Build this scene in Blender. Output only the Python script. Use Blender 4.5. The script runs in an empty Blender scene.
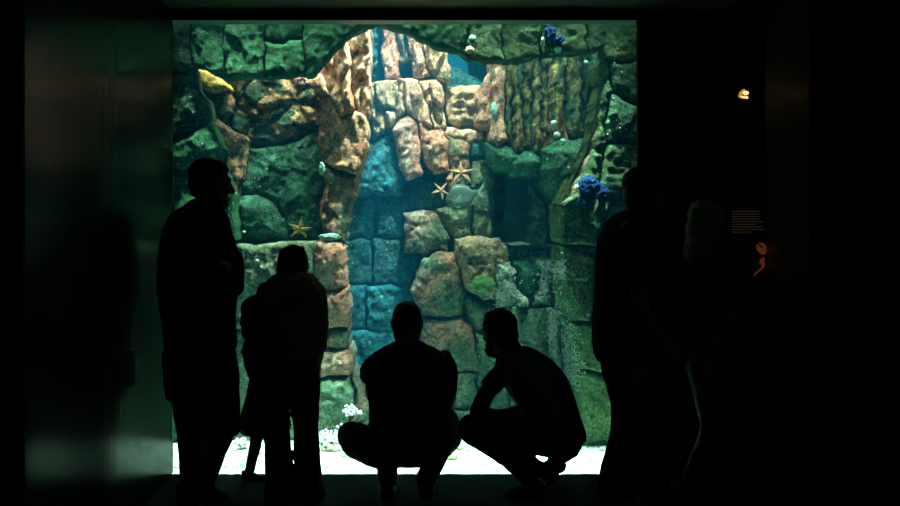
import bpy, bmesh, math, random
import numpy as np
from mathutils import Vector, Matrix, noise
from mathutils.geometry import delaunay_2d_cdt

scene = bpy.context.scene
col = scene.collection
F = 875.0
CX, CY, H = 405.0, 208.0, 1.5

def P(px, py, Y):
    """the point that stands at distance Y and is seen at the given place of the photograph"""
    return Vector(((px - CX) / F * Y, Y, H - (py - CY) / F * Y))

def sz(px, Y):
    return px * Y / F

# ------------------------------------------------------------------ naming
def tag(o, label=None, cat=None, group=None, kind=None):
    if label: o['label'] = label
    if cat: o['category'] = cat
    if group: o['group'] = group
    if kind: o['kind'] = kind
    return o

def empty(name, loc, label, cat, group=None):
    o = bpy.data.objects.new(name, None)
    col.objects.link(o)
    o.location = loc
    o.empty_display_size = 0.1
    return tag(o, label, cat, group)

def link_mesh(name, me, mat=None, parent=None, smooth=True):
    o = bpy.data.objects.new(name, me)
    col.objects.link(o)
    if mat is not None:
        me.materials.append(mat)
    if smooth:
        me.polygons.foreach_set('use_smooth', [True] * len(me.polygons))
    if parent is not None:
        o.parent = parent
        o.matrix_parent_inverse = Matrix.Translation(-parent.location)
    return o

def recentre(o, base=True):
    """put the origin of a world-space mesh at its base"""
    me = o.data
    n = len(me.vertices)
    a = np.empty(n * 3, dtype=np.float32)
    me.vertices.foreach_get('co', a)
    a = a.reshape(-1, 3)
    c = (a.min(0) + a.max(0)) / 2
    if base:
        c[2] = a[:, 2].min()
    a -= c
    me.vertices.foreach_set('co', a.ravel())
    o.location = Vector([float(v) for v in c])
    me.update()
    return o

def bm_obj(name, bm, mat=None, parent=None, smooth=True):
    me = bpy.data.meshes.new(name)
    bm.to_mesh(me)
    bm.free()
    return link_mesh(name, me, mat, parent, smooth)

def add_box(bm, lo, hi):
    vs = [bm.verts.new((x, y, z)) for z in (lo[2], hi[2]) for y in (lo[1], hi[1]) for x in (lo[0], hi[0])]
    for f in ((0, 2, 3, 1), (4, 5, 7, 6), (0, 1, 5, 4), (2, 6, 7, 3), (0, 4, 6, 2), (1, 3, 7, 5)):
        bm.faces.new([vs[i] for i in f])
    return vs

def bevel_all(bm, w, seg=2):
    bmesh.ops.bevel(bm, geom=list(bm.edges), offset=w, segments=seg, affect='EDGES', profile=0.6)

def box_obj(name, lo, hi, mat, parent=None, bev=0.0):
    bm = bmesh.new()
    add_box(bm, lo, hi)
    if bev: bevel_all(bm, bev)
    return bm_obj(name, bm, mat, parent, smooth=False)

# ------------------------------------------------------------------ materials
def new_mat(name):
    m = bpy.data.materials.new(name)
    m.use_nodes = True
    nt = m.node_tree
    b = nt.nodes['Principled BSDF']
    return m, nt, b

def N(nt, t, **kw):
    n = nt.nodes.new(t)
    for k, v in kw.items():
        if k.startswith('i_'):
            n.inputs[k[2:].replace('_', ' ')].default_value = v
        else:
            setattr(n, k, v)
    return n

def rgba(c): return (c[0], c[1], c[2], 1)

def mixc(nt, fac, a, b):
    m = nt.nodes.new('ShaderNodeMix')
    m.data_type = 'RGBA'
    for i, v in ((0, fac), (6, a), (7, b)):
        if hasattr(v, 'is_linked') or hasattr(v, 'links'):
            nt.links.new(v, m.inputs[i])
        elif i == 0:
            m.inputs[0].default_value = v
        else:
            m.inputs[i].default_value = rgba(v)
    return m.outputs[2]

def ramp(nt, fac, lo, hi):
    r = nt.nodes.new('ShaderNodeMapRange')
    r.interpolation_type = 'SMOOTHSTEP'
    r.inputs['From Min'].default_value = lo
    r.inputs['From Max'].default_value = hi
    nt.links.new(fac, r.inputs['Value'])
    return r.outputs['Result']

def coords(nt, scale=(1, 1, 1), off=(0, 0, 0)):
    tc = nt.nodes.new('ShaderNodeTexCoord')
    mp = nt.nodes.new('ShaderNodeMapping')
    mp.inputs['Scale'].default_value = scale
    mp.inputs['Location'].default_value = off
    nt.links.new(tc.outputs['Object'], mp.inputs['Vector'])
    return mp.outputs['Vector']

def noise_tex(nt, vec, scale, detail=5, rough=0.6, dist=0.0):
    n = nt.nodes.new('ShaderNodeTexNoise')
    n.inputs['Scale'].default_value = scale
    n.inputs['Detail'].default_value = detail
    n.inputs['Roughness'].default_value = rough
    n.inputs['Distortion'].default_value = dist
    nt.links.new(vec, n.inputs['Vector'])
    return n.outputs['Fac']

def plain(name, c, rough=0.7, metal=0.0, var=0.25, scale=30, bump=0.0, spec=0.5):
    m, nt, b = new_mat(name)
    v = coords(nt)
    n = noise_tex(nt, v, scale)
    out = mixc(nt, n, tuple(x * (1 - var) for x in c), tuple(min(1, x * (1 + var)) for x in c))
    nt.links.new(out, b.inputs['Base Color'])
    b.inputs['Roughness'].default_value = rough
    b.inputs['Metallic'].default_value = metal
    b.inputs['Specular IOR Level'].default_value = spec
    if bump:
        bp = nt.nodes.new('ShaderNodeBump')
        bp.inputs['Strength'].default_value = bump
        bp.inputs['Distance'].default_value = 0.01
        nt.links.new(n, bp.inputs['Height'])
        nt.links.new(bp.outputs[0], b.inputs['Normal'])
    return m

_seed = [0]
def rock_mat(name, a, b_, c, patch=3.0, lo=0.45, hi=0.55, clo=0.5, chi=0.62, stretch=(1, 1, 1), specks=0.5, bump=1.0, fine=0.75):
    """crust colour a, second crust b, algae c in patches with ragged borders, pale encrusting specks"""
    _seed[0] += 1
    m, nt, b = new_mat(name)
    off = (_seed[0] * 3.7, _seed[0] * 1.3, _seed[0] * 2.1)
    v = coords(nt, stretch, off)
    vi = coords(nt, (1, 1, 1), off)
    n1 = ramp(nt, noise_tex(nt, v, patch, 8, 0.62, 0.4), lo, hi)
    n2 = ramp(nt, noise_tex(nt, v, patch * 1.9, 9, 0.68, 0.6), clo, chi)
    n3 = noise_tex(nt, vi, 42, 7, 0.8)
    n4 = noise_tex(nt, vi, 9, 10, 0.75, 0.5)
    base = mixc(nt, n2, mixc(nt, n1, a, b_), c)
    # tonal grain of the rock itself
    mul = nt.nodes.new('ShaderNodeMapRange')
    mul.inputs['From Min'].default_value = 0.38; mul.inputs['From Max'].default_value = 0.62
    mul.inputs['To Min'].default_value = 1 - fine; mul.inputs['To Max'].default_value = 1 + fine
    add = nt.nodes.new('ShaderNodeMath'); add.operation = 'MULTIPLY_ADD'
    add.inputs[1].default_value = 0.5
    half = nt.nodes.new('ShaderNodeMath'); half.operation = 'MULTIPLY'; half.inputs[1].default_value = 0.5
    nt.links.new(n4, half.inputs[0])
    nt.links.new(n3, add.inputs[0]); nt.links.new(half.outputs[0], add.inputs[2])
    nt.links.new(add.outputs[0], mul.inputs['Value'])
    vm = nt.nodes.new('ShaderNodeVectorMath'); vm.operation = 'SCALE'
    nt.links.new(base, vm.inputs[0]); nt.links.new(mul.outputs[0], vm.inputs['Scale'])
    # gritty crust
    vg = nt.nodes.new('ShaderNodeTexVoronoi'); vg.inputs['Scale'].default_value = 75
    wob = nt.nodes.new('ShaderNodeVectorMath'); wob.operation = 'MULTIPLY_ADD'
    nzc = nt.nodes.new('ShaderNodeTexNoise'); nzc.inputs['Scale'].default_value = 30
    nt.links.new(vi, nzc.inputs['Vector']); nt.links.new(nzc.outputs['Color'], wob.inputs[0])
    wob.inputs[1].default_value = (0.05, 0.05, 0.05); nt.links.new(vi, wob.inputs[2]); nt.links.new(wob.outputs[0], vg.inputs['Vector'])
    sg = nt.nodes.new('ShaderNodeSeparateColor'); nt.links.new(vg.outputs['Color'], sg.inputs[0])
    mg = nt.nodes.new('ShaderNodeMapRange'); mg.inputs['To Min'].default_value = 0.5; mg.inputs['To Max'].default_value = 1.5
    nt.links.new(sg.outputs[1], mg.inputs['Value'])
    vm2 = nt.nodes.new('ShaderNodeVectorMath'); vm2.operation = 'SCALE'
    nt.links.new(vm.outputs[0], vm2.inputs[0]); nt.links.new(mg.outputs['Result'], vm2.inputs['Scale'])
    vm = vm2
    # specks
    vo = nt.nodes.new('ShaderNodeTexVoronoi'); vo.inputs['Scale'].default_value = 16
    nt.links.new(vi, vo.inputs['Vector'])
    near = ramp(nt, vo.outputs['Distance'], 0.2, 0.12)
    sx = nt.nodes.new('ShaderNodeSeparateColor'); nt.links.new(vo.outputs['Color'], sx.inputs[0])
    gate = nt.nodes.new('ShaderNodeMath'); gate.operation = 'GREATER_THAN'; gate.inputs[1].default_value = 1 - 0.16 * specks
    nt.links.new(sx.outputs[0], gate.inputs[0])
    g2 = nt.nodes.new('ShaderNodeMath'); g2.operation = 'MULTIPLY'
    nt.links.new(near, g2.inputs[0]); nt.links.new(gate.outputs[0], g2.inputs[1])
    colr = mixc(nt, g2.outputs[0], vm.outputs[0], (0.55, 0.62, 0.5))
    nt.links.new(colr, b.inputs['Base Color'])
    b.inputs['Roughness'].default_value = 0.92
    b.inputs['Specular IOR Level'].default_value = 0.15
    bp = nt.nodes.new('ShaderNodeBump')
    bp.inputs['Strength'].default_value = bump
    bp.inputs['Distance'].default_value = 0.035
    hm = nt.nodes.new('ShaderNodeMath'); hm.operation = 'MULTIPLY_ADD'; hm.inputs[1].default_value = 0.35
    nt.links.new(n3, hm.inputs[0]); nt.links.new(n4, hm.inputs[2])
    nt.links.new(hm.outputs[0], bp.inputs['Height'])
    nt.links.new(bp.outputs[0], b.inputs['Normal'])
    return m

M = {}
MOSS = (0.045, 0.13, 0.06); DMOSS = (0.016, 0.05, 0.03); OLIVE = (0.11, 0.17, 0.06)
ORANGE = (0.58, 0.25, 0.14); PINK = (0.52, 0.24, 0.17); PALE = (0.66, 0.43, 0.30); TAN = (0.48, 0.31, 0.2)
M['moss'] = rock_mat('green_algae_rock', MOSS, (0.07, 0.17, 0.08), DMOSS, 2.5, clo=0.52, chi=0.75)
M['dark_moss'] = rock_mat('dark_algae_rock', (0.03, 0.085, 0.045), (0.05, 0.12, 0.06), (0.012, 0.035, 0.025), 3)
M['olive'] = rock_mat('olive_algae_rock', (0.08, 0.15, 0.06), OLIVE, DMOSS, 3, clo=0.55, chi=0.75, specks=1.0)
M['moss_shaded'] = rock_mat('deep_green_rock', (0.013, 0.068, 0.024), (0.022, 0.092, 0.032), (0.008, 0.04, 0.018), 2.5, clo=0.5, chi=0.8, bump=0.7, fine=0.5, specks=0.6)  # darker copy of the moss rock, weaker light put into its colour
M['olive_shaded'] = rock_mat('deep_olive_rock', (0.032, 0.075, 0.03), (0.048, 0.085, 0.03), (0.018, 0.045, 0.025), 3, clo=0.5, chi=0.8, bump=0.7, fine=0.5, specks=0.6)  # darker copy of the olive rock, shade put into its colour
M['recess'] = rock_mat('mixed_orange_green_rock', (0.16, 0.10, 0.06), (0.5, 0.3, 0.15), (0.025, 0.06, 0.04), 2.8, lo=0.52, hi=0.62, clo=0.46, chi=0.56, stretch=(1, 1, 1.6))
M['teal_green'] = rock_mat('sea_green_rock', (0.045, 0.15, 0.10), (0.07, 0.17, 0.10), (0.025, 0.08, 0.065), 2.2, clo=0.55, chi=0.8, specks=0.6)
M['grey_green'] = rock_mat('grey_green_rock', (0.14, 0.22, 0.14), (0.2, 0.24, 0.15), (0.07, 0.13, 0.09), 3, clo=0.55, chi=0.75, specks=1.0)
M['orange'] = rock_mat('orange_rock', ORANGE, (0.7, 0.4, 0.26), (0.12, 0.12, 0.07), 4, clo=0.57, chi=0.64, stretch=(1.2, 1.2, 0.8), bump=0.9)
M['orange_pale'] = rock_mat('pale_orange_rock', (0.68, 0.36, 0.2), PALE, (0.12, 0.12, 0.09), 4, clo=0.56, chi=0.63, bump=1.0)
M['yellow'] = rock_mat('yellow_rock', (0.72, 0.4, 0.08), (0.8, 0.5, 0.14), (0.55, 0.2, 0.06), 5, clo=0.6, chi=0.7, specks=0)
M['pink'] = rock_mat('pink_rock', PINK, (0.6, 0.36, 0.26), (0.16, 0.17, 0.12), 3.5, clo=0.56, chi=0.68, bump=0.8, specks=0.8)
M['pink_green'] = rock_mat('pink_green_rock', (0.4, 0.2, 0.14), (0.22, 0.2, 0.13), (0.07, 0.13, 0.09), 3, clo=0.5, chi=0.62, specks=0.9)
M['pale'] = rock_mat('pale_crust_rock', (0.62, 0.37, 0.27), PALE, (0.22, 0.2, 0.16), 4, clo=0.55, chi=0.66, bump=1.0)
M['tan'] = rock_mat('tan_rock', TAN, (0.5, 0.36, 0.24), (0.14, 0.15, 0.1), 4, clo=0.52, chi=0.64, bump=0.9)
M['grey_blue_lit'] = rock_mat('blue_grey_rock', (0.055, 0.19, 0.22), (0.04, 0.16, 0.2), (0.03, 0.1, 0.13), 2.5, clo=0.55, chi=0.75, specks=0.6)  # bluish shaft light and haze put into the grey rock colour
M['streak'] = rock_mat('streaked_orange_green_rock', (0.34, 0.17, 0.07), (0.22, 0.2, 0.08), (0.04, 0.09, 0.06), 5, clo=0.47, chi=0.58, stretch=(1.5, 1.5, 0.3))
M['tall'] = rock_mat('pale_blue_grey_rock', (0.3, 0.38, 0.38), (0.2, 0.3, 0.32), (0.12, 0.2, 0.2), 3, clo=0.5, chi=0.65)
M['streak_green'] = rock_mat('streaked_green_rock', (0.05, 0.12, 0.07), (0.14, 0.15, 0.06), (0.02, 0.05, 0.04), 5, clo=0.5, chi=0.6, stretch=(1.5, 1.5, 0.35))
M['barnacle'] = rock_mat('barnacle_covered_rock', (0.75, 0.8, 0.72), (0.5, 0.58, 0.5), (0.12, 0.2, 0.16), 9, lo=0.4, hi=0.6, clo=0.5, chi=0.58, specks=3.0, bump=1.0)
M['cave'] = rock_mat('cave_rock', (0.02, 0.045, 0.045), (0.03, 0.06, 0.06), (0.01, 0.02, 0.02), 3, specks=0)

# ------------------------------------------------------------------ rock builder
def fract(v, octv=5):
    return noise.fractal(v, 0.9, 2.1, octv)

def inside_mask(pts, poly):
    x, y = pts[:, 0], pts[:, 1]
    ins = np.zeros(len(pts), bool)
    n = len(poly)
    for i in range(n):
        x1, y1 = poly[i]; x2, y2 = poly[(i + 1) % n]
        c = ((y1 > y) != (y2 > y))
        with np.errstate(divide='ignore', invalid='ignore'):
            xi = (x2 - x1) * (y - y1) / (y2 - y1 + 1e-12) + x1
        ins ^= c & (x < xi)
    return ins

def edge_dist(pts, poly):
    d = np.full(len(pts), 1e9)
    n = len(poly)
    for i in range(n):
        a = poly[i]; b = poly[(i + 1) % n]
        ab = b - a
        t = np.clip(((pts - a) @ ab) / max(ab @ ab, 1e-12), 0, 1)
        q = a + t[:, None] * ab
        d = np.minimum(d, np.hypot(*(pts - q).T))
    return d

rock_no = [0]
def rock(poly_px, Y, thick, mat, edge=0.035, amp=0.012, crag=0.0, tilt=(0, 0), step=0.013, bulge=0.02, jag=0.011, name='rock', stretch=(1, 1, 1), grow=0.004, freq=6.0):
    """a solid rock: outline with its own distance, rounded shoulders, broken face, sides and back"""
    rock_no[0] += 1
    sd = rock_no[0] * 5.31
    cor = [P(x, y, Y) for x, y in poly_px]
    poly = np.array([(c.x, c.z) for c in cor])
    # resample outline and roughen it
    out = []
    n = len(poly)
    for i in range(n):
        a = poly[i]; b = poly[(i + 1) % n]
        k = max(1, int(np.hypot(*(b - a)) / step))
        for j in range(k):
            out.append(a + (b - a) * j / k)
    out = np.array(out)
    cen = out.mean(0)
    res = []
    for q in out:
        w = Vector((q[0] * 14, Y, q[1] * 14))
        res.append((q[0] + jag * noise.noise(w) * 1.6 + jag * 0.8 * noise.noise(w * 3), q[1] + jag * noise.noise(w + Vector((9, 3, 1))) * 1.6))
    out = np.array(res)
    lo, hi = out.min(0), out.max(0)
    gx = np.arange(lo[0], hi[0], step); gz = np.arange(lo[1], hi[1], step * 0.87)
    g = np.array([(x + (step / 2 if k % 2 else 0), z) for k, z in enumerate(gz) for x in gx])
    if len(g):
        g = g[inside_mask(g, out)]
        if len(g):
            g = g[edge_dist(g, out) > step * 0.55]
    nb = len(out)
    allp = [Vector(map(float, p)) for p in out] + [Vector(map(float, p)) for p in g]
    r = delaunay_2d_cdt(allp, [], [list(range(nb))], 1, 1e-7)
    v2, faces = r[0], r[2]
    pts = np.array([(v.x, v.y) for v in v2])
    d = edge_dist(pts, out)
    span = max(1e-3, d.max())
    co = []
    for (x, z), dd in zip(pts, d):
        e = min(edge, span)
        t = min(1.0, dd / e)
        prof = 0.75 * e * (1 - t) ** 1.6 * (1 + 0.7 * noise.noise(Vector((x * 9, 3.3, z * 9))))      # rounded shoulder
        dome = bulge * (1 - (1 - min(1, dd / span)) ** 2)
        w = Vector((x * freq * stretch[0] + sd, Y * 2 + sd, z * freq * stretch[2]))
        h = amp * fract(w) * 1.2 + amp * 0.6 * noise.noise(w * 5)
        # broken facets: tilted flat chips
        wf = Vector((x * 7 * stretch[0] + sd, 0.4, z * 7 * stretch[2])); wf = wf + 0.35 * noise.noise_vector(wf * 2)
        fd, fp = noise.voronoi(wf)
        gv = noise.cell_vector(fp[0] * 3.1)
        h += (amp * 0.8 + 0.0025) * ((gv.x - 0.5) * 1.0 + (wf.x - fp[0].x) * (gv.y - 0.5) * 2.2 + (wf.z - fp[0].z) * (gv.z - 0.5) * 2.2)
        if crag:
            w2 = Vector((x * 5.5 * stretch[0] + sd, 1.7, z * 5.5 * stretch[2]))
            w2 = w2 + 0.4 * noise.noise_vector(w2 * 0.9)
            dv, dp_ = noise.voronoi(w2)
            crack = min(1.0, (dv[1] - dv[0]) * 6.0)
            pv = noise.cell_vector(dp_[0] * 2.7)
            h += crag * (crack - 0.6) + crag * (0.9 * (pv.x - 0.5) + (w2.z - dp_[0].z) * (pv.z - 0.75) * 1.2 + (w2.x - dp_[0].x) * (pv.y - 0.5)) * crack
            h += crag * 0.25 * noise.ridged_multi_fractal(w * 0.7, 0.9, 2.0, 3, 1.0, 2.0) * 0.5
        y = Y + prof - dome - h * (0.25 + 0.75 * t) + tilt[0] * (x - cen[0]) + tilt[1] * (z - cen[1])
        co.append(Vector((x, y, z)))
    # perspective-true: keep outline where the face is seen, sides run straight back
    ecount = {}
    for f in faces:
        for i in range(len(f)):
            e = (f[i], f[(i + 1) % len(f)])
            k = (min(e), max(e))
            ecount.setdefault(k, []).append(e)
    border = [e[0] for e in ecount.values() if len(e) == 1]
    verts = [c for c in co]
    fs = [tuple(f) for f in faces]
    nlay = max(2, int(thick / 0.05))
    bset = sorted({i for e in border for i in e})
    prev = {i: i for i in bset}
    for L in range(1, nlay + 1):
        cur = {}
        for i in bset:
            c = co[i]
            dep = thick * L / nlay
            w = Vector((c.x * 7, (Y + dep) * 7, c.z * 7))
            s = 0.012 * min(1.0, L / 2)
            off = noise.noise_vector(w) * s if L < nlay else Vector((0, 0, 0))
            verts.append(Vector((c.x + off.x, c.y + dep + 0, c.z + off.z)))
            cur[i] = len(verts) - 1
        for a, b in border:
            fs.append((prev[b], prev[a], cur[a], cur[b]))
        prev = cur
    cb = len(verts)
    verts.append(sum((verts[prev[i]] for i in bset), Vector()) / len(bset))
    for a, b in border:
        fs.append((prev[b], prev[a], cb))
    me = bpy.data.meshes.new(name)
    me.from_pydata([tuple(v) for v in verts], [], fs)
    me.validate()
    bm = bmesh.new(); bm.from_mesh(me)
    bmesh.ops.recalc_face_normals(bm, faces=bm.faces)
    bm.to_mesh(me); bm.free()
    o = link_mesh(name, me, M[mat] if isinstance(mat, str) else mat)
    return recentre(o)

def R(label, poly, Y, mat, group=None, thick=0.35, cat='rock', name='rock_block', **kw):
    o = rock(poly, Y, thick, mat, name=name, **kw)
    tag(o, label, cat, group)
    return o
# ================================================================== ROCKWORK
# --- the rock face behind everything (part of the tank itself)
def backing(name, poly, Y, thick, mat, **kw):
    o = rock(poly, Y, thick, mat, name=name, step=0.035, **kw)
    return tag(o, kind='structure')
backing('wall_rock_left', [(120, -20), (352, -20), (352, 60), (330, 200), (330, 470), (120, 470)], 6.15, 0.3, 'dark_moss', amp=0.02)
backing('wall_rock_centre', [(355, 0), (440, 0), (446, 60), (492, 88), (494, 262), (566, 262), (572, 470), (335, 470), (335, 240), (360, 160)], 6.62, 0.4, 'grey_blue_lit', amp=0.03)
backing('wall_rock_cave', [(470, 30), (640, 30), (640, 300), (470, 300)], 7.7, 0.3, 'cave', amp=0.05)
backing('wall_rock_right', [(600, -20), (690, -20), (690, 470), (572, 470), (572, 215), (600, 130)], 5.9, 0.3, 'dark_moss', amp=0.02)

# --- lintel of the arch, left of the opening
gA = 'green blocks across the top of the arch'
k = dict(edge=0.01, amp=0.005, bulge=0.006, thick=0.14)
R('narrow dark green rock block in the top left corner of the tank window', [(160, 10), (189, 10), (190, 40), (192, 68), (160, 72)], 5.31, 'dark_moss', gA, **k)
R('green rock block above the yellow patch at upper left', [(190, 10), (221, 10), (223, 50), (226, 78), (214, 75), (203, 67), (192, 67)], 5.29, 'moss_shaded', gA, **k)
R('squarish green rock block over the dark streaked recess, second from yellow patch', [(222, 10), (264, 10), (263, 44), (262, 76), (243, 77), (227, 78), (223, 50)], 5.27, 'moss_shaded', gA, **k)
R('upper green rock block with a dark crack beneath, right of the squarish block', [(265, 10), (301, 10), (302, 36), (284, 41), (265, 40)], 5.31, 'moss_shaded', gA, **k)
R('lower green rock block above the small pink sea urchin', [(264, 42), (284, 43), (302, 38), (303, 74), (290, 76), (264, 76)], 5.29, 'moss_shaded', gA, **k)
R('green rock block curving up along the left side of the sunlit arch opening', [(302, 10), (378, 10), (374, 24), (362, 28), (345, 40), (335, 50), (323, 62), (311, 75), (304, 75)], 5.29, 'moss_shaded', gA, **k)
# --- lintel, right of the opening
R('tapering green rock block right of the pale arch opening', [(378, 10), (467, 10), (469, 57), (460, 53), (450, 50), (440, 48), (420, 38), (402, 29), (388, 25), (376, 22)], 5.29, 'moss_shaded', gA, **k)
R('green rock block carrying a small white shell above the blue water gap', [(468, 10), (502, 10), (503, 60), (488, 60), (478, 58), (470, 57)], 5.28, 'olive_shaded', gA, **k)
R('green rock block between the white shell and the blue sponge', [(503, 10), (541, 10), (540, 56), (530, 59), (518, 62), (504, 61)], 5.30, 'olive_shaded', gA, **k)
R('olive rock block that carries the blue sponge', [(541, 10), (586, 10), (587, 51), (570, 53), (556, 54), (542, 56)], 5.29, 'olive_shaded', gA, **k)
R('olive rock block at the top of the right pillar beside the lintel', [(586, 10), (652, 10), (652, 60), (620, 62), (607, 60), (602, 48), (587, 51)], 5.31, 'olive_shaded', gA, **k)

# --- left jamb
gJ = 'dark green rocks down the left edge'
R('dark green rock on the left edge just below the corner block', [(160, 72), (191, 69), (195, 86), (204, 98), (206, 118), (192, 132), (160, 140)], 5.34, 'dark_moss', gJ, edge=0.03, amp=0.016, thick=0.3)
R('lumpy dark green rock on the left edge level with the standing man\'s hair', [(160, 141), (193, 133), (207, 119), (214, 134), (219, 145), (216, 158), (196, 166), (160, 172)], 5.34, 'moss_shaded', gJ, edge=0.04, amp=0.016, thick=0.3)
R('green rock on the left edge behind the standing man\'s head', [(160, 173), (196, 167), (216, 159), (222, 165), (230, 200), (233, 243), (160, 250)], 5.36, 'moss_shaded', gJ, edge=0.03, amp=0.012, thick=0.3)
R('tall dark green rock behind the standing man\'s body', [(160, 251), (233, 245), (233, 330), (231, 452), (160, 452)], 5.5, 'teal_green', gJ, edge=0.03, amp=0.012, thick=0.35)

# --- left recess
gL = 'rocks of the left recess'
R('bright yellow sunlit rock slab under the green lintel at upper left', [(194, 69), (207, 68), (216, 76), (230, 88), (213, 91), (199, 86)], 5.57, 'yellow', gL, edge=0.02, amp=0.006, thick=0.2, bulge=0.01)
R('small pinkish brown rock just below the yellow slab', [(198, 87), (213, 91), (229, 89), (231, 110), (222, 118), (207, 113), (205, 98)], 5.63, 'pink_green', gL, amp=0.02, thick=0.25)
R('large dark boulder streaked orange under the green lintel', [(226, 72), (262, 72), (312, 72), (320, 100), (319, 128), (296, 140), (268, 147), (244, 143), (226, 131), (231, 112), (229, 90)], 5.79, 'recess', gL, amp=0.02, crag=0.035, stretch=(0.8, 1, 0.9), thick=0.3, edge=0.05)
R('orange edged ledge rock running down behind the standing man\'s hair', [(206, 111), (216, 117), (228, 126), (246, 139), (243, 150), (241, 168), (235, 192), (231, 240), (227, 200), (220, 146), (212, 128)], 5.60, 'recess', gL, amp=0.012, thick=0.2, edge=0.02, stretch=(1, 1, 0.5))
R('broad sea green boulder above the starfish', [(246, 144), (268, 148), (297, 141), (320, 129), (325, 180), (318, 205), (322, 240), (290, 240), (284, 220), (272, 203), (254, 192), (238, 196), (243, 168)], 5.79, 'teal_green', gL, amp=0.009, thick=0.3, edge=0.03, bulge=0.01)
R('rounded sea green boulder left of the orange starfish', [(233, 198), (253, 193), (271, 205), (283, 222), (287, 241), (232, 245)], 5.69, 'teal_green', gL, amp=0.012, thick=0.3, edge=0.09, bulge=0.05)

# --- the orange column at the left side of the opening
gO = 'sunlit orange rocks left of the opening'
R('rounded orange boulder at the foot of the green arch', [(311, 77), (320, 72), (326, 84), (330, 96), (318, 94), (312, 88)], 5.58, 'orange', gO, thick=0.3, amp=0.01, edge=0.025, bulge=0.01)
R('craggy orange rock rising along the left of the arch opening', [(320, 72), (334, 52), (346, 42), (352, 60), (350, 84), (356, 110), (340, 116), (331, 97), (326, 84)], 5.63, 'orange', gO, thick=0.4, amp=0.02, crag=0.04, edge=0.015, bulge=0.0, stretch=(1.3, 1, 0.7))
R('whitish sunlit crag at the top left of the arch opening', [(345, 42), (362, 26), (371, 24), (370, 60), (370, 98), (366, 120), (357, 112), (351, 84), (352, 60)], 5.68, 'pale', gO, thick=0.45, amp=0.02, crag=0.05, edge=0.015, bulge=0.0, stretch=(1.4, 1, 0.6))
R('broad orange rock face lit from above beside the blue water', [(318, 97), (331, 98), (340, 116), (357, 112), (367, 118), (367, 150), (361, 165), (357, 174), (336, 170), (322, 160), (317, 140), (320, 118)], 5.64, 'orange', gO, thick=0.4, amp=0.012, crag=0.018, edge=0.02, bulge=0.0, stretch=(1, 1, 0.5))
R('pinkish brown rock below the broad orange face', [(320, 161), (336, 171), (357, 175), (354, 195), (349, 212), (345, 239), (325, 241), (318, 215), (325, 185)], 5.66, 'pink_green', gO, thick=0.4, amp=0.02, stretch=(1, 1, 0.5))
gP = 'stacked pink blocks left of the blue water'
R('topmost pink block with white dots in the stack under the orange rock', [(314, 243), (342, 242), (344, 265), (345, 288), (330, 291), (314, 292)], 5.56, 'pink', gP, amp=0.012, thick=0.4)
R('second pink block of the stack, level with the bending woman\'s back', [(314, 293), (330, 292), (346, 290), (349, 310), (348, 327), (330, 329), (314, 330)], 5.55, 'pink', gP, amp=0.014, thick=0.4)
R('small greenish pink block, third of the stack', [(314, 331), (331, 330), (346, 329), (348, 349), (330, 350), (314, 351)], 5.57, 'pink_green', gP, amp=0.012, thick=0.4)
R('pink rounded block with a white dot at the bottom of the stack', [(316, 352), (332, 350), (348, 350), (353, 362), (352, 374), (334, 377), (316, 378)], 5.54, 'pink', gP, amp=0.014, thick=0.4, edge=0.05)
R('mottled green rock under the pink stack', [(314, 379), (334, 378), (350, 376), (352, 405), (346, 446), (312, 448)], 5.54, 'grey_green', gP, amp=0.014, thick=0.4)
R('brownish rock with white growth left of the crouching man\'s elbow', [(351, 371), (362, 384), (370, 410), (372, 448), (346, 448), (352, 405)], 5.6, 'pink_green', gP, amp=0.018, thick=0.4)
R('large flat grey-green block behind the bending woman', [(233, 246), (262, 245), (288, 242), (314, 241), (314, 300), (313, 330), (233, 330)], 5.56, 'grey_green', gL, amp=0.012, thick=0.35, edge=0.02)
R('grey-green base block behind the child and the bending woman', [(233, 331), (313, 331), (313, 378), (312, 450), (231, 450)], 5.57, 'grey_green', gL, amp=0.014, thick=0.35, edge=0.02)

# --- central column, top rows
gC = 'craggy rocks of the sunlit central column'
c = dict(thick=0.4, amp=0.022, crag=0.06, edge=0.02, bulge=0.0, step=0.010, stretch=(1.5, 1, 0.55))
R('narrow blue-grey rock at the top of the central column in haze', [(362, 15), (380, 15), (382, 40), (379, 80), (368, 82), (360, 60)], 6.38, 'grey_blue_lit', gC, thick=0.4, amp=0.03)
R('pink rock finger hanging from the top of the central column', [(381, 12), (392, 14), (396, 40), (400, 58), (399, 77), (384, 78), (381, 50)], 6.28, 'pink', gC, **c)
R('slim greyish pink rock second from top left of the column', [(393, 14), (404, 26), (408, 42), (411, 60), (401, 62), (397, 45)], 6.32, 'pink_green', gC, **c)
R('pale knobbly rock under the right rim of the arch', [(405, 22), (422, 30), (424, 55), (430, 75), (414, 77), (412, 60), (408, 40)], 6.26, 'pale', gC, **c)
R('greenish pale rock to the left of the blue water gap', [(423, 30), (446, 42), (450, 68), (449, 82), (440, 80), (431, 74), (425, 55)], 6.24, 'tan', gC, **c)
R('overhanging tan ledge rock halfway across the column top', [(369, 82), (385, 79), (398, 80), (403, 95), (407, 113), (391, 128), (374, 140), (370, 110)], 6.2, 'tan', gC, **c)
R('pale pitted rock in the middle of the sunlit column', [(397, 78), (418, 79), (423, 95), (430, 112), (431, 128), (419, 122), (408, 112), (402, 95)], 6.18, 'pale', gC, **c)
R('pale pink rock beside the blue water gap, right of the pitted rock', [(419, 79), (436, 79), (442, 86), (444, 108), (447, 127), (433, 128), (431, 112), (424, 95)], 6.19, 'pale', gC, **c)
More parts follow.
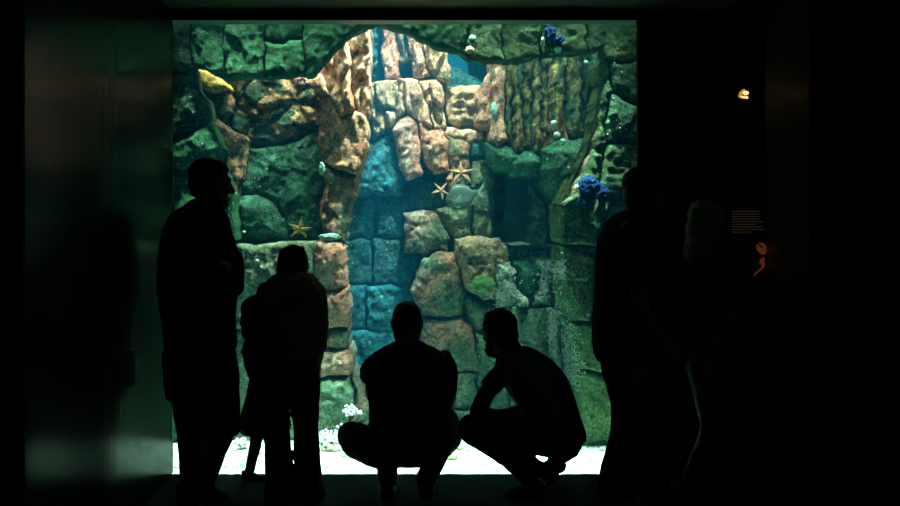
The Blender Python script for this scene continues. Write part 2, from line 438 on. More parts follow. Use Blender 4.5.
R('smooth pink slab leaning in the middle of the column', [(391, 129), (408, 114), (418, 124), (421, 150), (421, 177), (405, 180), (398, 168), (397, 145)], 6.14, 'pink', gC, thick=0.4, amp=0.015, edge=0.04)
R('pink block between two dark cracks above the teal rocks', [(420, 123), (432, 129), (444, 132), (450, 150), (449, 172), (436, 174), (427, 168), (422, 148)], 6.16, 'pink', gC, thick=0.4, amp=0.018, edge=0.04)
R('dark teal slab under the tan ledge in the light shaft', [(362, 150), (374, 141), (391, 130), (397, 146), (398, 168), (404, 181), (403, 195), (350, 196), (356, 176)], 6.22, 'grey_blue_lit', gC, thick=0.4, amp=0.012)
gG = 'rocks under the blue water gap'
R('flat topped tan boulder directly below the blue water gap', [(444, 86), (460, 84), (480, 84), (488, 98), (490, 108), (484, 112), (476, 128), (456, 128), (448, 120), (445, 102)], 6.3, 'tan', gG, thick=0.5, amp=0.035, crag=0.03, edge=0.06)
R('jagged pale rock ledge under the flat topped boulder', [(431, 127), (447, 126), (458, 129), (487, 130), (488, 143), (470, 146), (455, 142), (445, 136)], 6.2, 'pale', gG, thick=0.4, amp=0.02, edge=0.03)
R('brown rock that the pink starfish clings to', [(446, 134), (455, 139), (469, 142), (471, 170), (472, 203), (452, 204), (446, 180), (451, 170), (450, 150)], 6.16, 'pink_green', gG, thick=0.4, amp=0.018)
R('dark square block right above the fish\'s tail', [(470, 142), (487, 141), (488, 157), (472, 158)], 6.2, 'grey_blue_lit', gG, thick=0.4, amp=0.01)
R('grey-green upright block right of the fish\'s tail', [(472, 159), (488, 158), (494, 175), (495, 237), (474, 238), (473, 200)], 6.2, 'grey_green', gG, thick=0.4, amp=0.018)

# --- central column, teal rows
gT = 'teal wall blocks in the blue light shaft'
t = dict(thick=0.35, amp=0.01, edge=0.02, bulge=0.01)
R('upper left teal block beside the orange rock, top row of the teal wall', [(338, 197), (376, 197), (376, 238), (338, 238)], 6.32, 'grey_blue_lit', gT, **t)
R('upper teal block next to the brown rock, top row of the teal wall', [(377, 197), (404, 196), (425, 182), (436, 178), (445, 181), (450, 204), (436, 210), (404, 213), (402, 238), (377, 238)], 6.3, 'grey_blue_lit', gT, **t)
R('left teal block of the second row from the top of the teal wall', [(338, 239), (372, 239), (372, 284), (338, 284)], 6.33, 'grey_blue_lit', gT, **t)
R('right teal block of the second row, under the hazy blue glow', [(373, 239), (402, 239), (404, 255), (423, 256), (414, 275), (408, 285), (373, 285)], 6.3, 'grey_blue_lit', gT, **t)
R('left teal block of the third row, left of the crouching man\'s head', [(338, 285), (366, 285), (366, 330), (338, 330)], 6.3, 'grey_blue_lit', gT, **t)
R('teal block of the third row behind the crouching man\'s head', [(367, 286), (407, 286), (411, 300), (420, 319), (420, 332), (367, 332)], 6.27, 'grey_blue_lit', gT, **t)
R('teal block right above the crouching man\'s left shoulder', [(338, 331), (422, 333), (424, 378), (338, 378)], 6.27, 'grey_blue_lit', gT, **t)
R('shadowed teal base block behind the crouching man\'s back', [(338, 379), (424, 379), (426, 452), (338, 452)], 6.15, 'grey_blue_lit', gT, **t)
gB = 'brown blocks at the foot of the central column'
b = dict(thick=0.45, amp=0.016, edge=0.05, bulge=0.03)
R('wedge shaped brown rock left of the fish\'s belly', [(404, 214), (436, 211), (443, 224), (450, 240), (446, 252), (426, 255), (405, 254)], 6.08, 'pink_green', gB, **b)
R('small dark rock just under the fish', [(437, 209), (452, 206), (471, 206), (472, 236), (454, 240), (444, 224)], 6.14, 'grey_green', gB, **b)
R('big rounded brown boulder right of the blue glow', [(424, 258), (438, 253), (453, 252), (461, 270), (464, 290), (463, 317), (440, 318), (421, 317), (410, 292), (416, 275)], 6.02, 'pink_green', gB, **b)
R('flat topped tan rock right under the fish', [(455, 240), (470, 237), (500, 238), (508, 248), (510, 262), (498, 275), (496, 300), (482, 301), (466, 290), (462, 270), (454, 252)], 6.0, 'tan', gB, thick=0.5, amp=0.02, edge=0.05, bulge=0.03)
R('brown block right beside the crouching man\'s head', [(420, 320), (440, 320), (463, 319), (474, 330), (478, 372), (455, 374), (430, 370), (421, 350)], 6.0, 'pink_green', gB, **b)
R('narrow dark rock left of the right crouching man\'s hair', [(464, 292), (480, 302), (494, 303), (494, 330), (478, 333), (465, 318)], 6.08, 'grey_green', gB, **b)
R('green block visible between the two crouching men', [(428, 374), (455, 375), (476, 374), (476, 412), (428, 412)], 5.95, 'grey_green', gB, **b)
R('low block at the sand between the two crouching men', [(426, 413), (476, 413), (476, 452), (426, 452)], 5.85, 'grey_green', gB, **b)
R('dark block behind the right crouching man\'s chest', [(477, 334), (512, 340), (514, 452), (477, 452)], 6.0, 'grey_green', gB, **b)
gW = 'barnacle covered rocks below the cave'
w = dict(thick=0.45, amp=0.025, edge=0.05, bulge=0.03, freq=9)
R('rock thick with white barnacles right of the green sponge', [(498, 266), (510, 262), (517, 272), (516, 306), (497, 308)], 5.96, 'barnacle', gW, **w)
R('round mossy boulder in front of the cave mouth', [(517, 262), (530, 261), (540, 270), (538, 292), (528, 296), (518, 290)], 5.98, 'teal_green', gW, thick=0.4, amp=0.02, edge=0.08, bulge=0.05)
R('small barnacle rock under the round mossy boulder', [(517, 291), (528, 297), (530, 306), (517, 307)], 5.92, 'barnacle', gW, **w)
R('pale barnacle ledge block left under the cave mouth', [(541, 261), (552, 261), (553, 306), (531, 307), (530, 297), (539, 292)], 6.0, 'barnacle', gW, **w)
R('pale barnacle block beside the right pillar under the cave', [(553, 261), (566, 262), (569, 312), (554, 309)], 6.0, 'barnacle', gW, **w)
R('flat grey-green block above the right crouching man\'s back', [(511, 308), (546, 307), (549, 330), (549, 362), (514, 352)], 5.94, 'grey_green', gW, **b)
R('speckled narrow block right of the flat grey-green block', [(547, 308), (560, 310), (563, 372), (550, 370)], 5.94, 'barnacle', gW, **w)
R('speckled block touching the right pillar beside the crouching man\'s back', [(561, 311), (572, 313), (580, 352), (582, 395), (566, 392), (564, 360)], 5.9, 'barnacle', gW, **w)
R('hidden low block behind the right crouching man\'s back', [(514, 354), (549, 364), (565, 393), (584, 397), (584, 452), (514, 452)], 5.85, 'grey_green', gW, **b)
R('cave floor ledge catching grey light', [(494, 246), (575, 250), (575, 300), (494, 300)], 6.5, 'barnacle', gW, thick=1.2, amp=0.02, edge=0.05, freq=9, name='cave_ledge')
# cave interior pillar
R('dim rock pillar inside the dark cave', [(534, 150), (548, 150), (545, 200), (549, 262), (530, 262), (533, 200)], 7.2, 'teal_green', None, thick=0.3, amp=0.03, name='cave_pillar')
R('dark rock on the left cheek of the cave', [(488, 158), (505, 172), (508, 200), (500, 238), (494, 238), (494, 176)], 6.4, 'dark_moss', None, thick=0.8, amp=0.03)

# --- ribs under the right side of the lintel
gR = 'upright rock ribs under the lintel'
ribs = [
    (479, 498, 76, 128, 6.02, 'pink', 'pink rock rib next to the blue water gap', 8),
    (492, 506, 57, 146, 5.92, 'pink', 'short orange pink rib under the white shell', 0),
    (505, 514, 58, 150, 5.98, 'streak_green', 'dark green rib between two orange ones', 0),
    (514, 523, 58, 154, 5.9, 'streak', 'thin orange rib left of centre of the ribbed wall', 0),
    (522, 535, 56, 156, 5.97, 'streak_green', 'broad dark rib in the middle of the ribbed wall', 0),
    (534, 542, 55, 158, 5.91, 'streak', 'thin ochre rib just right of the broad dark rib', 0),
    (541, 551, 54, 156, 5.95, 'streak', 'orange brown rib left of the olive slab', 0),
    (550, 567, 53, 150, 5.86, 'streak', 'wide olive brown slab above the two white shells', 0),
    (566, 583, 52, 140, 5.9, 'streak_green', 'green rib right of the two white shells', 0),
    (582, 607, 48, 142, 5.98, 'dark_moss', 'dark recessed rock left of the right pillar', 0),
]
for x0, x1, y0, y1, Y, m, lab, sl in ribs:
    ym = (y0 + y1) / 2
    R(lab, [(x0 + 2 + sl, y0 - 4), (x1, y0 - 4), (x1 - 1, ym), (x1 + 1, y1 - 4), ((x0 + x1) / 2, y1 + 3), (x0 - 1, y1 - 6), (x0 + 1, ym), (x0 + sl * 0.3, y0 + 8)], Y, m, gR, thick=0.35, amp=0.022, edge=0.03, crag=0.012, stretch=(1, 1, 0.35), freq=9, name='rock_rib')
gH = 'rounded rocks hanging over the cave'
R('rounded green rock hanging over the left of the cave mouth', [(487, 142), (505, 144), (525, 148), (544, 150), (547, 168), (535, 176), (515, 177), (498, 170), (489, 158)], 5.9, 'teal_green', gH, thick=0.6, amp=0.02, edge=0.09, bulge=0.04)
R('largest rounded green rock hanging between the cave and the right pillar', [(545, 148), (560, 140), (582, 138), (600, 140), (596, 150), (588, 170), (578, 188), (566, 205), (552, 196), (546, 180), (544, 165)], 5.78, 'teal_green', gH, thick=0.6, amp=0.016, edge=0.1, bulge=0.05)

# --- right pillar
gQ = 'green blocks of the right pillar'
q = dict(thick=0.4, amp=0.009, edge=0.018, bulge=0.008)
R('upper dark green block of the right pillar next to the window edge', [(611, 62), (652, 60), (652, 108), (636, 103), (613, 92)], 5.31, 'dark_moss', gQ, **q)
R('dark green block of the right pillar below the slanting crack', [(612, 94), (636, 105), (652, 110), (652, 142), (618, 143), (607, 142), (608, 120)], 5.30, 'dark_moss', gQ, **q)
R('slender tapering green rock up the inner edge of the right pillar', [(603, 60), (610, 62), (612, 93), (607, 120), (604, 160), (598, 180), (590, 202), (562, 205), (578, 185), (590, 160), (598, 130), (602, 100), (607, 80)], 5.32, 'olive_shaded', gQ, **q)
R('green block of the right pillar beside the standing man\'s hair', [(607, 144), (652, 144), (652, 200), (630, 186), (612, 205), (601, 228), (594, 222), (598, 182), (605, 162)], 5.31, 'olive_shaded', gQ, **q)
R('squarish green block of the pillar just below the blue sponge', [(560, 206), (590, 204), (593, 222), (600, 230), (594, 246), (563, 245), (558, 222)], 5.44, 'olive', gQ, **q)
R('tall green block of the pillar under the squarish one', [(563, 247), (593, 248), (594, 300), (592, 321), (573, 320), (566, 300)], 5.45, 'olive', gQ, **q)
R('green pillar block behind the standing man\'s shoulder', [(602, 229), (612, 206), (630, 188), (652, 202), (652, 330), (596, 330), (595, 248)], 5.46, 'moss', gQ, **q)
R('green pillar block with pale shells left of the standing man\'s back', [(573, 322), (594, 323), (606, 332), (607, 372), (583, 370), (578, 345)], 5.45, 'olive', gQ, **q)
R('lowest green pillar block resting on the sand by the standing man\'s legs', [(583, 372), (608, 374), (652, 374), (652, 450), (580, 450), (582, 400)], 5.47, 'olive', gQ, **q)
R('green pillar block hidden behind the standing man\'s waist', [(608, 331), (652, 331), (652, 373), (608, 372)], 5.48, 'moss', gQ, **q)
# thin orange crust along the pillar's inner edge
R('thin orange brown crust along the inner edge of the right pillar', [(605, 88), (607, 90), (602, 118), (598, 140), (593, 160), (585, 179), (573, 198), (565, 209), (561, 207), (570, 194), (581, 175), (590, 156), (596, 135), (601, 112)], 5.34, 'recess', None, thick=0.08, amp=0.008, edge=0.01, name='coral_crust', cat='coral')

# ================================================================== SEABED
def grid_sheet(name, x0, x1, y0, y1, nx, ny, f, mat):
    vs = [(x0 + (x1 - x0) * i / nx, y0 + (y1 - y0) * j / ny) for j in range(ny + 1) for i in range(nx + 1)]
    vs = [(x, y, f(x, y)) for x, y in vs]
    fs = [(j * (nx + 1) + i, j * (nx + 1) + i + 1, (j + 1) * (nx + 1) + i + 1, (j + 1) * (nx + 1) + i) for j in range(ny) for i in range(nx)]
    me = bpy.data.meshes.new(name)
    me.from_pydata(vs, [], fs)
    return link_mesh(name, me, mat)

def sand_z(x, y):
    return 0.014 * min(1, (y - 4.935) * 8) + 0.035 * noise.noise(Vector((x * 2.3, y * 3.0, 0))) * min(1, (y - 4.935) * 3) + 0.012 * min(1, (y - 4.935) * 8) * noise.noise(Vector((x * 11, y * 11, 3))) + 0.005 * min(1, (y - 4.935) * 12) * noise.noise(Vector((x * 40, y * 40, 3)))

m, nt, bs = new_mat('coral_sand')
v = coords(nt)
n1 = noise_tex(nt, v, 24, 6, 0.7)
n2 = noise_tex(nt, v, 90, 4, 0.7)
n3 = ramp(nt, noise_tex(nt, v, 7, 6, 0.7), 0.54, 0.66)
colr = mixc(nt, ramp(nt, n1, 0.38, 0.6), (0.38, 0.42, 0.36), (0.86, 0.86, 0.82))
colr = mixc(nt, n3, colr, (0.5, 0.5, 0.42))
colr = mixc(nt, ramp(nt, n2, 0.55, 0.68), colr, (0.22, 0.28, 0.2))
nt.links.new(colr, bs.inputs['Base Color'])
bs.inputs['Roughness'].default_value = 0.95
bp = nt.nodes.new('ShaderNodeBump'); bp.inputs['Strength'].default_value = 0.8; bp.inputs['Distance'].default_value = 0.02
nt.links.new(n1, bp.inputs['Height']); nt.links.new(bp.outputs[0], bs.inputs['Normal'])
M['sand'] = m
tag(grid_sheet('sand_bed', -2.0, 2.0, 4.936, 8.4, 260, 150, sand_z, M['sand']), 'white coral sand bed at the foot of the rocks', 'sand', kind='stuff')

# pebbles and shells lying on the sand: countless small ones
rnd = random.Random(4)
def pebbles(name, n, region, mat, smin, smax, seed):
    rr = random.Random(seed)
    bm = bmesh.new()
    for i in range(n):
        x = rr.uniform(region[0], region[1]); y = rr.uniform(region[2], region[3])
        s = rr.uniform(smin, smax)
        r = bmesh.ops.create_icosphere(bm, subdivisions=2, radius=s)
        for vv in r['verts']:
            k = 1 + 0.35 * noise.noise(vv.co * (1.5 / s) + Vector((i, i * 2, 0)))
            vv.co = Vector((vv.co.x * k * 1.3, vv.co.y * k, vv.co.z * k * 0.6)) + Vector((x, y, sand_z(x, y) + s * 0.3))
    return bm_obj(name, bm, mat)
tag(pebbles('pebbles', 420, (-1.5, 1.5, 5.02, 5.5), plain('pebble_grey_green', (0.2, 0.26, 0.17), 0.9, var=0.6, scale=8), 0.004, 0.014, 3), 'small grey and green pebbles scattered over the white sand', 'pebbles', kind='stuff')
st = plain('stone_olive', (0.22, 0.24, 0.12), 0.9, var=0.5, scale=20, bump=0.6)
def stone(px, py, r, label, sd):
    d = 1.5 * F / (py - CY)
    p = P(px, py, d)
    bm = bmesh.new(); bmesh.ops.create_icosphere(bm, subdivisions=4, radius=r)
    for vv in bm.verts:
        k = 1 + 0.3 * noise.fractal(vv.co * (1.3 / r) + Vector((sd, 0, 0)), 1, 2, 4)
        vv.co = Vector((vv.co.x * 1.3 * k, vv.co.y * k, vv.co.z * 0.75 * k)) + Vector((p.x, d, sand_z(p.x, d) + r * 0.45))
    o = recentre(bm_obj('stone', bm, st)); return tag(o, label, 'stone', 'loose stones on the sand')
stone(449, 462, 0.036, 'greenish stone on the sand between the two crouching men', 1)
stone(457, 452, 0.03, 'smaller stone touching the greenish one on the sand', 2)
stone(330, 453, 0.045, 'flat olive stone on the sand left of the crouching man\'s knee', 3)
stone(414, 468, 0.02, 'little stone on the sand seen between the crouching man\'s shins', 4)
stone(236, 440, 0.05, 'pale stone at the rock foot left of the child', 5)

# ================================================================== ANIMALS AND GROWTHS
def star(px, py, Y, r, mat, label, rot=0.0, lens=(1, 1, 1, 1, 1), nm='starfish'):
    c = P(px, py, Y)
    bm = bmesh.new()
    prof = []
    K = 10
    top, bot = [], []
    ring = 100
    verts = []
    nr = 14
    for j in range(nr + 1):
        t = j / nr
        row = []
        for i in range(ring):
            a = 2 * math.pi * i / ring
            k = int(round(a / (2 * math.pi / 5))) % 5
            da = (a + math.pi / 5) % (2 * math.pi / 5) - math.pi / 5
            L = lens[k]
            ri, ro, ad_ = 0.30, L, abs(da)
            R_ = r * ri * ro * math.sin(math.pi / 5) / (ro * math.sin(ad_) + ri * math.sin(math.pi / 5 - ad_))
            rr_ = R_ * t
            wid = r * (0.17 * (1 - 0.72 * t))
            crest = math.cos(min(1.0, abs(da) / (math.pi / 5)) * math.pi / 2) ** 1.0
            h = wid * (0.35 + 0.65 * crest) if j < nr else 0
            bend = 0.12 * r * math.sin(k * 2.4) * t * t
            row.append(bm.verts.new((c.x + rr_ * math.sin(a + rot) + bend * math.cos(a + rot), c.y - h - 0.004, c.z + rr_ * math.cos(a + rot) - bend * math.sin(a + rot))))
        verts.append(row)
    for j in range(nr):
        for i in range(ring):
            i2 = (i + 1) % ring
            if j == 0:
                continue
            bm.faces.new((verts[j][i], verts[j + 1][i], verts[j + 1][i2], verts[j][i2]))
    ctr = bm.verts.new((c.x, c.y - r * 0.19, c.z))
    for i in range(ring):
        bm.faces.new((ctr, verts[1][i], verts[1][(i + 1) % ring]))
    for vv in verts[0]: bm.verts.remove(vv)
    back = [bm.verts.new((vv.co.x, c.y + r * 0.08, vv.co.z)) for vv in verts[nr]]
    for i in range(ring):
        bm.faces.new((verts[nr][i], back[i], back[(i + 1) % ring], verts[nr][(i + 1) % ring]))
    bm.faces.new(back)
    bmesh.ops.recalc_face_normals(bm, faces=bm.faces)
    o = recentre(bm_obj(nm, bm, mat))
    return tag(o, label, 'starfish', 'starfish on the rocks')
M['star_y'] = plain('starfish_ochre', (0.62, 0.42, 0.14), 0.8, var=0.35, scale=60, bump=0.8)
M['star_p'] = plain('starfish_salmon', (0.62, 0.33, 0.2), 0.8, var=0.35, scale=60, bump=0.8)
star(300, 229, 5.71, 0.086, M['star_y'], 'ochre starfish with five arms on the left sea green boulder', rot=0.12, lens=(1, 1, 0.95, 1, 1))
star(461, 173, 6.08, 0.105, M['star_p'], 'salmon pink starfish on the brown rock just above the fish', rot=-0.05, lens=(0.8, 1, 1, 1, 0.9))
star(441, 191, 6.07, 0.075, M['star_p'], 'small salmon starfish half hidden left of the fish\'s head', rot=0.6)

# --- the fish
def make_fish():
    Y = 5.86
    nose = P(446, 203, Y); tail = P(478, 192.5, Y)
    ax = (tail - nose); L = ax.length; ax.normalize()
    ax = (ax + Vector((0, 0.10, 0))).normalized()
    up = Vector((0, 0, 1)); up = (up - ax * up.dot(ax)).normalized()
    side = ax.cross(up).normalized()
    root = empty('sea_bream', nose + ax * L * 0.5, 'silvery round bodied fish with dark face swimming left in mid-water', 'fish')
    # stations: t, up, down, half thickness
    st = [(0, .01, .012, .008), (.03, .075, .06, .024), (.09, .15, .11, .042), (.18, .20, .14, .055), (.3, .27, .19, .068), (.42, .295, .215, .072), (.55, .275, .22, .068), (.68, .215, .19, .055), (.8, .135, .13, .038), (.9, .07, .07, .022), (1.0, .045, .045, .014)]
    bm = bmesh.new(); rings = []
    for i in range(41):
        t = i / 40
        for a, b in zip(st, st[1:]):
            if a[0] <= t <= b[0]:
                s = (t - a[0]) / (b[0] - a[0]); s = s * s * (3 - 2 * s) * 0.3 + s * 0.7
                u, d, w = [a[q] + (b[q] - a[q]) * s for q in (1, 2, 3)]
                break
        c = nose + ax * L * t + up * (L * 0.02 * t)
        ring = []
        for k in range(24):
            th = 2 * math.pi * k / 24
            cu, sn = math.cos(th), math.sin(th)
            ring.append(bm.verts.new(c + up * L * (u if cu > 0 else d) * cu * 1.32 + side * L * w * 1.35 * math.copysign(abs(sn) ** 0.85, sn)))
        rings.append(ring)
    for r1, r2 in zip(rings, rings[1:]):
        for k in range(24):
            bm.faces.new((r1[k], r1[(k + 1) % 24], r2[(k + 1) % 24], r2[k]))
    bm.faces.new(rings[0]); bm.faces.new(rings[-1])
    bmesh.ops.recalc_face_normals(bm, faces=bm.faces)
    m, nt, b = new_mat('fish_scales')
    tc = nt.nodes.new('ShaderNodeTexCoord'); sp = nt.nodes.new('ShaderNodeSeparateXYZ')
    nt.links.new(tc.outputs['Generated'], sp.inputs[0])
    vo = nt.nodes.new('ShaderNodeTexVoronoi'); vo.inputs['Scale'].default_value = 34; nt.links.new(tc.outputs['Generated'], vo.inputs['Vector'])
    belly = ramp(nt, sp.outputs['Z'], 0.62, 0.2)
    face = ramp(nt, sp.outputs['X'], 0.3, 0.1)
    cc = mixc(nt, belly, (0.09, 0.15, 0.145), (0.7, 0.9, 0.8))
    cc = mixc(nt, face, cc, (0.02, 0.05, 0.07))
    cc = mixc(nt, ramp(nt, vo.outputs['Distance'], 0.1, 0.9), cc, (0.14, 0.22, 0.2))
    nt.links.new(cc, b.inputs['Base Color']); b.inputs['Roughness'].default_value = 0.4
    body = bm_obj('body', bm, m, root)
    fin = plain('fish_fin', (0.35, 0.5, 0.45), 0.5, var=0.3, scale=120)
    finp = plain('fish_pectoral_fin', (0.75, 0.85, 0.78), 0.5, var=0.15, scale=120)
    def fan(name, pts, mat, thick=0.0035, n=side):
        bm = bmesh.new()
        a = [bm.verts.new(p + n * thick / 2) for p in pts]; b2 = [bm.verts.new(p - n * thick / 2) for p in pts]
        bm.faces.new(a); bm.faces.new(b2[::-1])
        for i in range(len(pts)):
            j = (i + 1) % len(pts)
            bm.faces.new((a[i], b2[i], b2[j], a[j]))
        bmesh.ops.recalc_face_normals(bm, faces=bm.faces)
        return bm_obj(name, bm, mat, root, smooth=False)
    q = lambda t, u: nose + ax * L * t + up * L * u * 1.28
    fan('tail_fin', [q(.97, .05), q(1.05, .06), q(1.14, .09), q(1.24, .17), q(1.27, .16), q(1.22, .07), q(1.1, .0), q(1.13, -.14), q(1.11, -.17), q(1.04, -.09), q(.97, -.04)], fin)
    fan('dorsal_fin', [q(.25, .24), q(.33, .325), q(.45, .345), q(.6, .325), q(.72, .26), q(.82, .19), q(.83, .11), q(.6, .2)], fin)
    fan('anal_fin', [q(.55, -.2), q(.62, -.25), q(.75, -.22), q(.84, -.14), q(.82, -.08)], fin)
    fan('pelvic_fin', [q(.36, -.19), q(.44, -.26), q(.52, -.25), q(.45, -.19)], fin)
    fp = lambda t, u, o: q(t, u) - Vector((0, 1, 0)) * (o + .03) * L
    fan('pectoral_fin', [fp(.27, -.03, .095), fp(.36, .04, .13), fp(.5, .09, .17), fp(.46, -.01, .16), fp(.47, -.09, .16), fp(.38, -.07, .13)], finp, n=Vector((0, 1, 0)))
    for sgn in (-1,):
        bm = bmesh.new(); bmesh.ops.create_uvsphere(bm, u_segments=14, v_segments=10, radius=L * 0.026)
        c = q(.13, .03) + Vector((0, -1, 0)) * L * 0.066
        for vv in bm.verts: vv.co += c
        eye = bm_obj('eye', bm, plain('fish_eye', (0.45, 0.5, 0.4), 0.15, var=0.1), root)
        bm = bmesh.new(); bmesh.ops.create_uvsphere(bm, u_segments=14, v_segments=10, radius=L * 0.017)
        for vv in bm.verts: vv.co += c + Vector((0, -1, 0)) * L * 0.013
        bm_obj('pupil', bm, plain('fish_pupil', (0.01, 0.01, 0.01), 0.1), eye)
        eye.children[0].matrix_parent_inverse = Matrix.Identity(4)
    return root
make_fish()

# --- lumps: sponges, shells, anemones, urchin
def lump(name, px, py, Y, rx, rz, mat, label, cat, sd=0, dep=None, amp=0.35, group=None, fr=2.0):
    c = P(px, py, Y)
    bm = bmesh.new(); bmesh.ops.create_icosphere(bm, subdivisions=4, radius=1)
    dep = dep or min(rx, rz) * 0.5
    for vv in bm.verts:
        k = 1 + amp * noise.fractal(vv.co * fr + Vector((sd, sd * 2, 0)), 0.8, 2.1, 4)
        vv.co = Vector((vv.co.x * rx * k, vv.co.y * dep * k, vv.co.z * rz * k)) + c
    o = recentre(bm_obj(name, bm, mat)); return tag(o, label, cat, group)
M['blue_sponge'] = plain('blue_sponge', (0.002, 0.012, 0.045), 0.95, var=0.5, scale=50, bump=0.5, spec=0.05)
M['white_shell'] = plain('white_shell', (0.62, 0.75, 0.62), 0.7, var=0.15, scale=50, bump=0.3)
M['green_sponge'] = plain('green_sponge', (0.14, 0.3, 0.1), 0.9, var=0.4, scale=40, bump=0.8)
M['aqua'] = plain('pale_aqua_growth', (0.3, 0.6, 0.5), 0.8, var=0.2, scale=40, bump=0.4)
lump('blue_sponge', 550, 34, 5.27, 0.032, 0.045, M['blue_sponge'], 'elongated blue sponge on the olive lintel block', 'sponge', 3, amp=0.5, group='blue sponges')
lump('blue_sponge', 558, 40, 5.27, 0.034, 0.026, M['blue_sponge'], 'small blue sponge touching the elongated one at its lower right', 'sponge', 5, amp=0.5, group='blue sponges')
lump('blue_sponge', 589, 187, 5.28, 0.055, 0.06, M['blue_sponge'], 'upper lobe of blue sponge on the right pillar', 'sponge', 8, amp=0.5, group='blue sponges')
lump('blue_sponge', 601, 193, 5.28, 0.04, 0.05, M['blue_sponge'], 'right lobe of blue sponge on the right pillar', 'sponge', 12, amp=0.5, group='blue sponges')
lump('blue_sponge', 586, 202, 5.28, 0.045, 0.035, M['blue_sponge'], 'lowest lobe of blue sponge on the right pillar', 'sponge', 15, amp=0.5, group='blue sponges')
lump('green_sponge', 482, 284, 5.9, 0.075, 0.05, M['green_sponge'], 'yellow green sponge hanging under the tan rock', 'sponge', 2, amp=0.4)
lump('aqua_growth', 322, 169, 5.6, 0.02, 0.04, M['aqua'], 'pale aqua growth on the left edge of the orange rock', 'sponge', 6)
lump('aqua_growth', 330, 237, 5.6, 0.065, 0.022, M['aqua'], 'pale aqua growth lying on the topmost pink block', 'sponge', 7)
lump('aqua_growth', 494, 110, 5.85, 0.02, 0.05, M['aqua'], 'pale aqua growth at the foot of the pink rib', 'sponge', 11)
def shell(px, py, Y, r, label, sd=0, mat='white_shell'):
    return lump('shell', px, py, Y + 0.01, r * 0.75, r * 0.65, M[mat], label, 'shell', sd, amp=0.15, group='pale shells on the rocks', fr=1.2)
shell(554, 123, 5.8, 0.027, 'round white shell on the olive slab, upper of the two', 1)
shell(557, 135, 5.79, 0.03, 'larger white shell directly below the round one', 2)
shell(563, 141, 5.77, 0.026, 'pale shell at the lower right of the larger white one', 3, 'aqua')
shell(473, 38, 5.27, 0.03, 'triangular pale shell on the green lintel above the blue gap', 4, 'aqua')
shell(470, 50, 5.27, 0.034, 'flat brownish shell under the triangular pale one', 5, 'star_p')
shell(558, 50, 5.27, 0.03, 'thin pale shell at the bottom edge under the blue sponge', 6, 'aqua')
shell(586, 62, 5.85, 0.02, 'tiny pale shell on the dark rock right of the ribs', 7, 'aqua')
shell(257, 261, 5.52, 0.017, 'upper of two round pale limpets left of the bending woman', 8)
shell(261, 267, 5.52, 0.014, 'lower of two round pale limpets left of the bending woman', 9)
shell(244, 232, 5.6, 0.014, 'lone pale limpet on the rounded boulder', 10)
shell(340, 363, 5.5, 0.013, 'white limpet on the lowest pink block of the stack', 11)
shell(577, 187, 5.3, 0.013, 'white limpet left of the pillar\'s blue sponge', 12)
shell(562, 253, 5.4, 0.013, 'white limpet at the top of the tall green pillar block', 13)
shell(564, 271, 5.4, 0.013, 'white limpet halfway down the tall green pillar block', 14)
shell(589, 315, 5.4, 0.016, 'limpet at the bottom of the tall green pillar block', 15)
# sea urchin
c = P(302, 79, 5.66)
root = empty('sea_urchin', c, 'small pinkish sea urchin just below the green lintel', 'sea urchin')
bm = bmesh.new(); bmesh.ops.create_icosphere(bm, subdivisions=3, radius=0.03)
for vv in bm.verts: vv.co = Vector((vv.co.x, vv.co.y * 0.7, vv.co.z)) + c
um = plain('urchin_shell', (0.16, 0.07, 0.08), 0.8)
bm_obj('body', bm, um, root)
bm = bmesh.new()
rr = random.Random(2)
for i in range(70):
    d = Vector((rr.gauss(0, 1), -abs(rr.gauss(0, 1)), rr.gauss(0, 1))).normalized()
    r = bmesh.ops.create_cone(bm, segments=5, radius1=0.003, radius2=0.0008, depth=0.022, cap_ends=True)
    rot = Vector((0, 0, 1)).rotation_difference(d).to_matrix()
    for vv in r['verts']: vv.co = rot @ vv.co + c + d * 0.036
bm_obj('spines', bm, plain('urchin_spines', (0.6, 0.42, 0.42), 0.7), root)

# barnacles (nobody could count them) and white feathery growth at the rock foot
def barnacles(name, areas, n, Y, mat, label, seed, r0=0.0035, r1=0.009):
    rr = random.Random(seed); bm = bmesh.new()
    dg_objs = [o for o in bpy.data.objects if o.type == 'MESH' and o.name.startswith('rock')]
    from mathutils.bvhtree import BVHTree
    trees = []
    for o in dg_objs:
        lo = o.bound_box[0]; hi = o.bound_box[6]
        trees.append((o, BVHTree.FromPolygons([v.co for v in o.data.vertices], [p.vertices for p in o.data.polygons])))
    done = 0
    for i in range(n):
        a = areas[rr.randrange(len(areas))]
        px = rr.gauss(a[0], a[2] * 0.5); py = rr.gauss(a[1], a[3] * 0.5)
        d = P(px, py, 1) - Vector((0, 0, H)); d.normalize()
        best = None
        for o, t in trees:
            org = Vector((0, 0, H)) - o.location
            h = t.ray_cast(org, d)
            if h[0] is not None and (best is None or h[3] < best[1]):
                best = (h[0] + o.location, h[3], h[1])
        if best is None or best[0].y > 6.35: continue
        p, _, nrm = best
        s = rr.uniform(r0, r1)
        r = bmesh.ops.create_cone(bm, segments=7, radius1=s, radius2=s * 0.5, depth=s * 1.2, cap_ends=True)
        rot = Vector((0, 0, 1)).rotation_difference(nrm).to_matrix()
        for vv in r['verts']: vv.co = rot @ vv.co + p + nrm * s * 0.35
    return tag(bm_obj(name, bm, mat), label, 'barnacles', kind='stuff')
M['barn'] = plain('barnacle_white', (0.6, 0.66, 0.58), 0.8, var=0.2)
M['limpet'] = plain('limpet_pale', (0.45, 0.52, 0.42), 0.8, var=0.2)
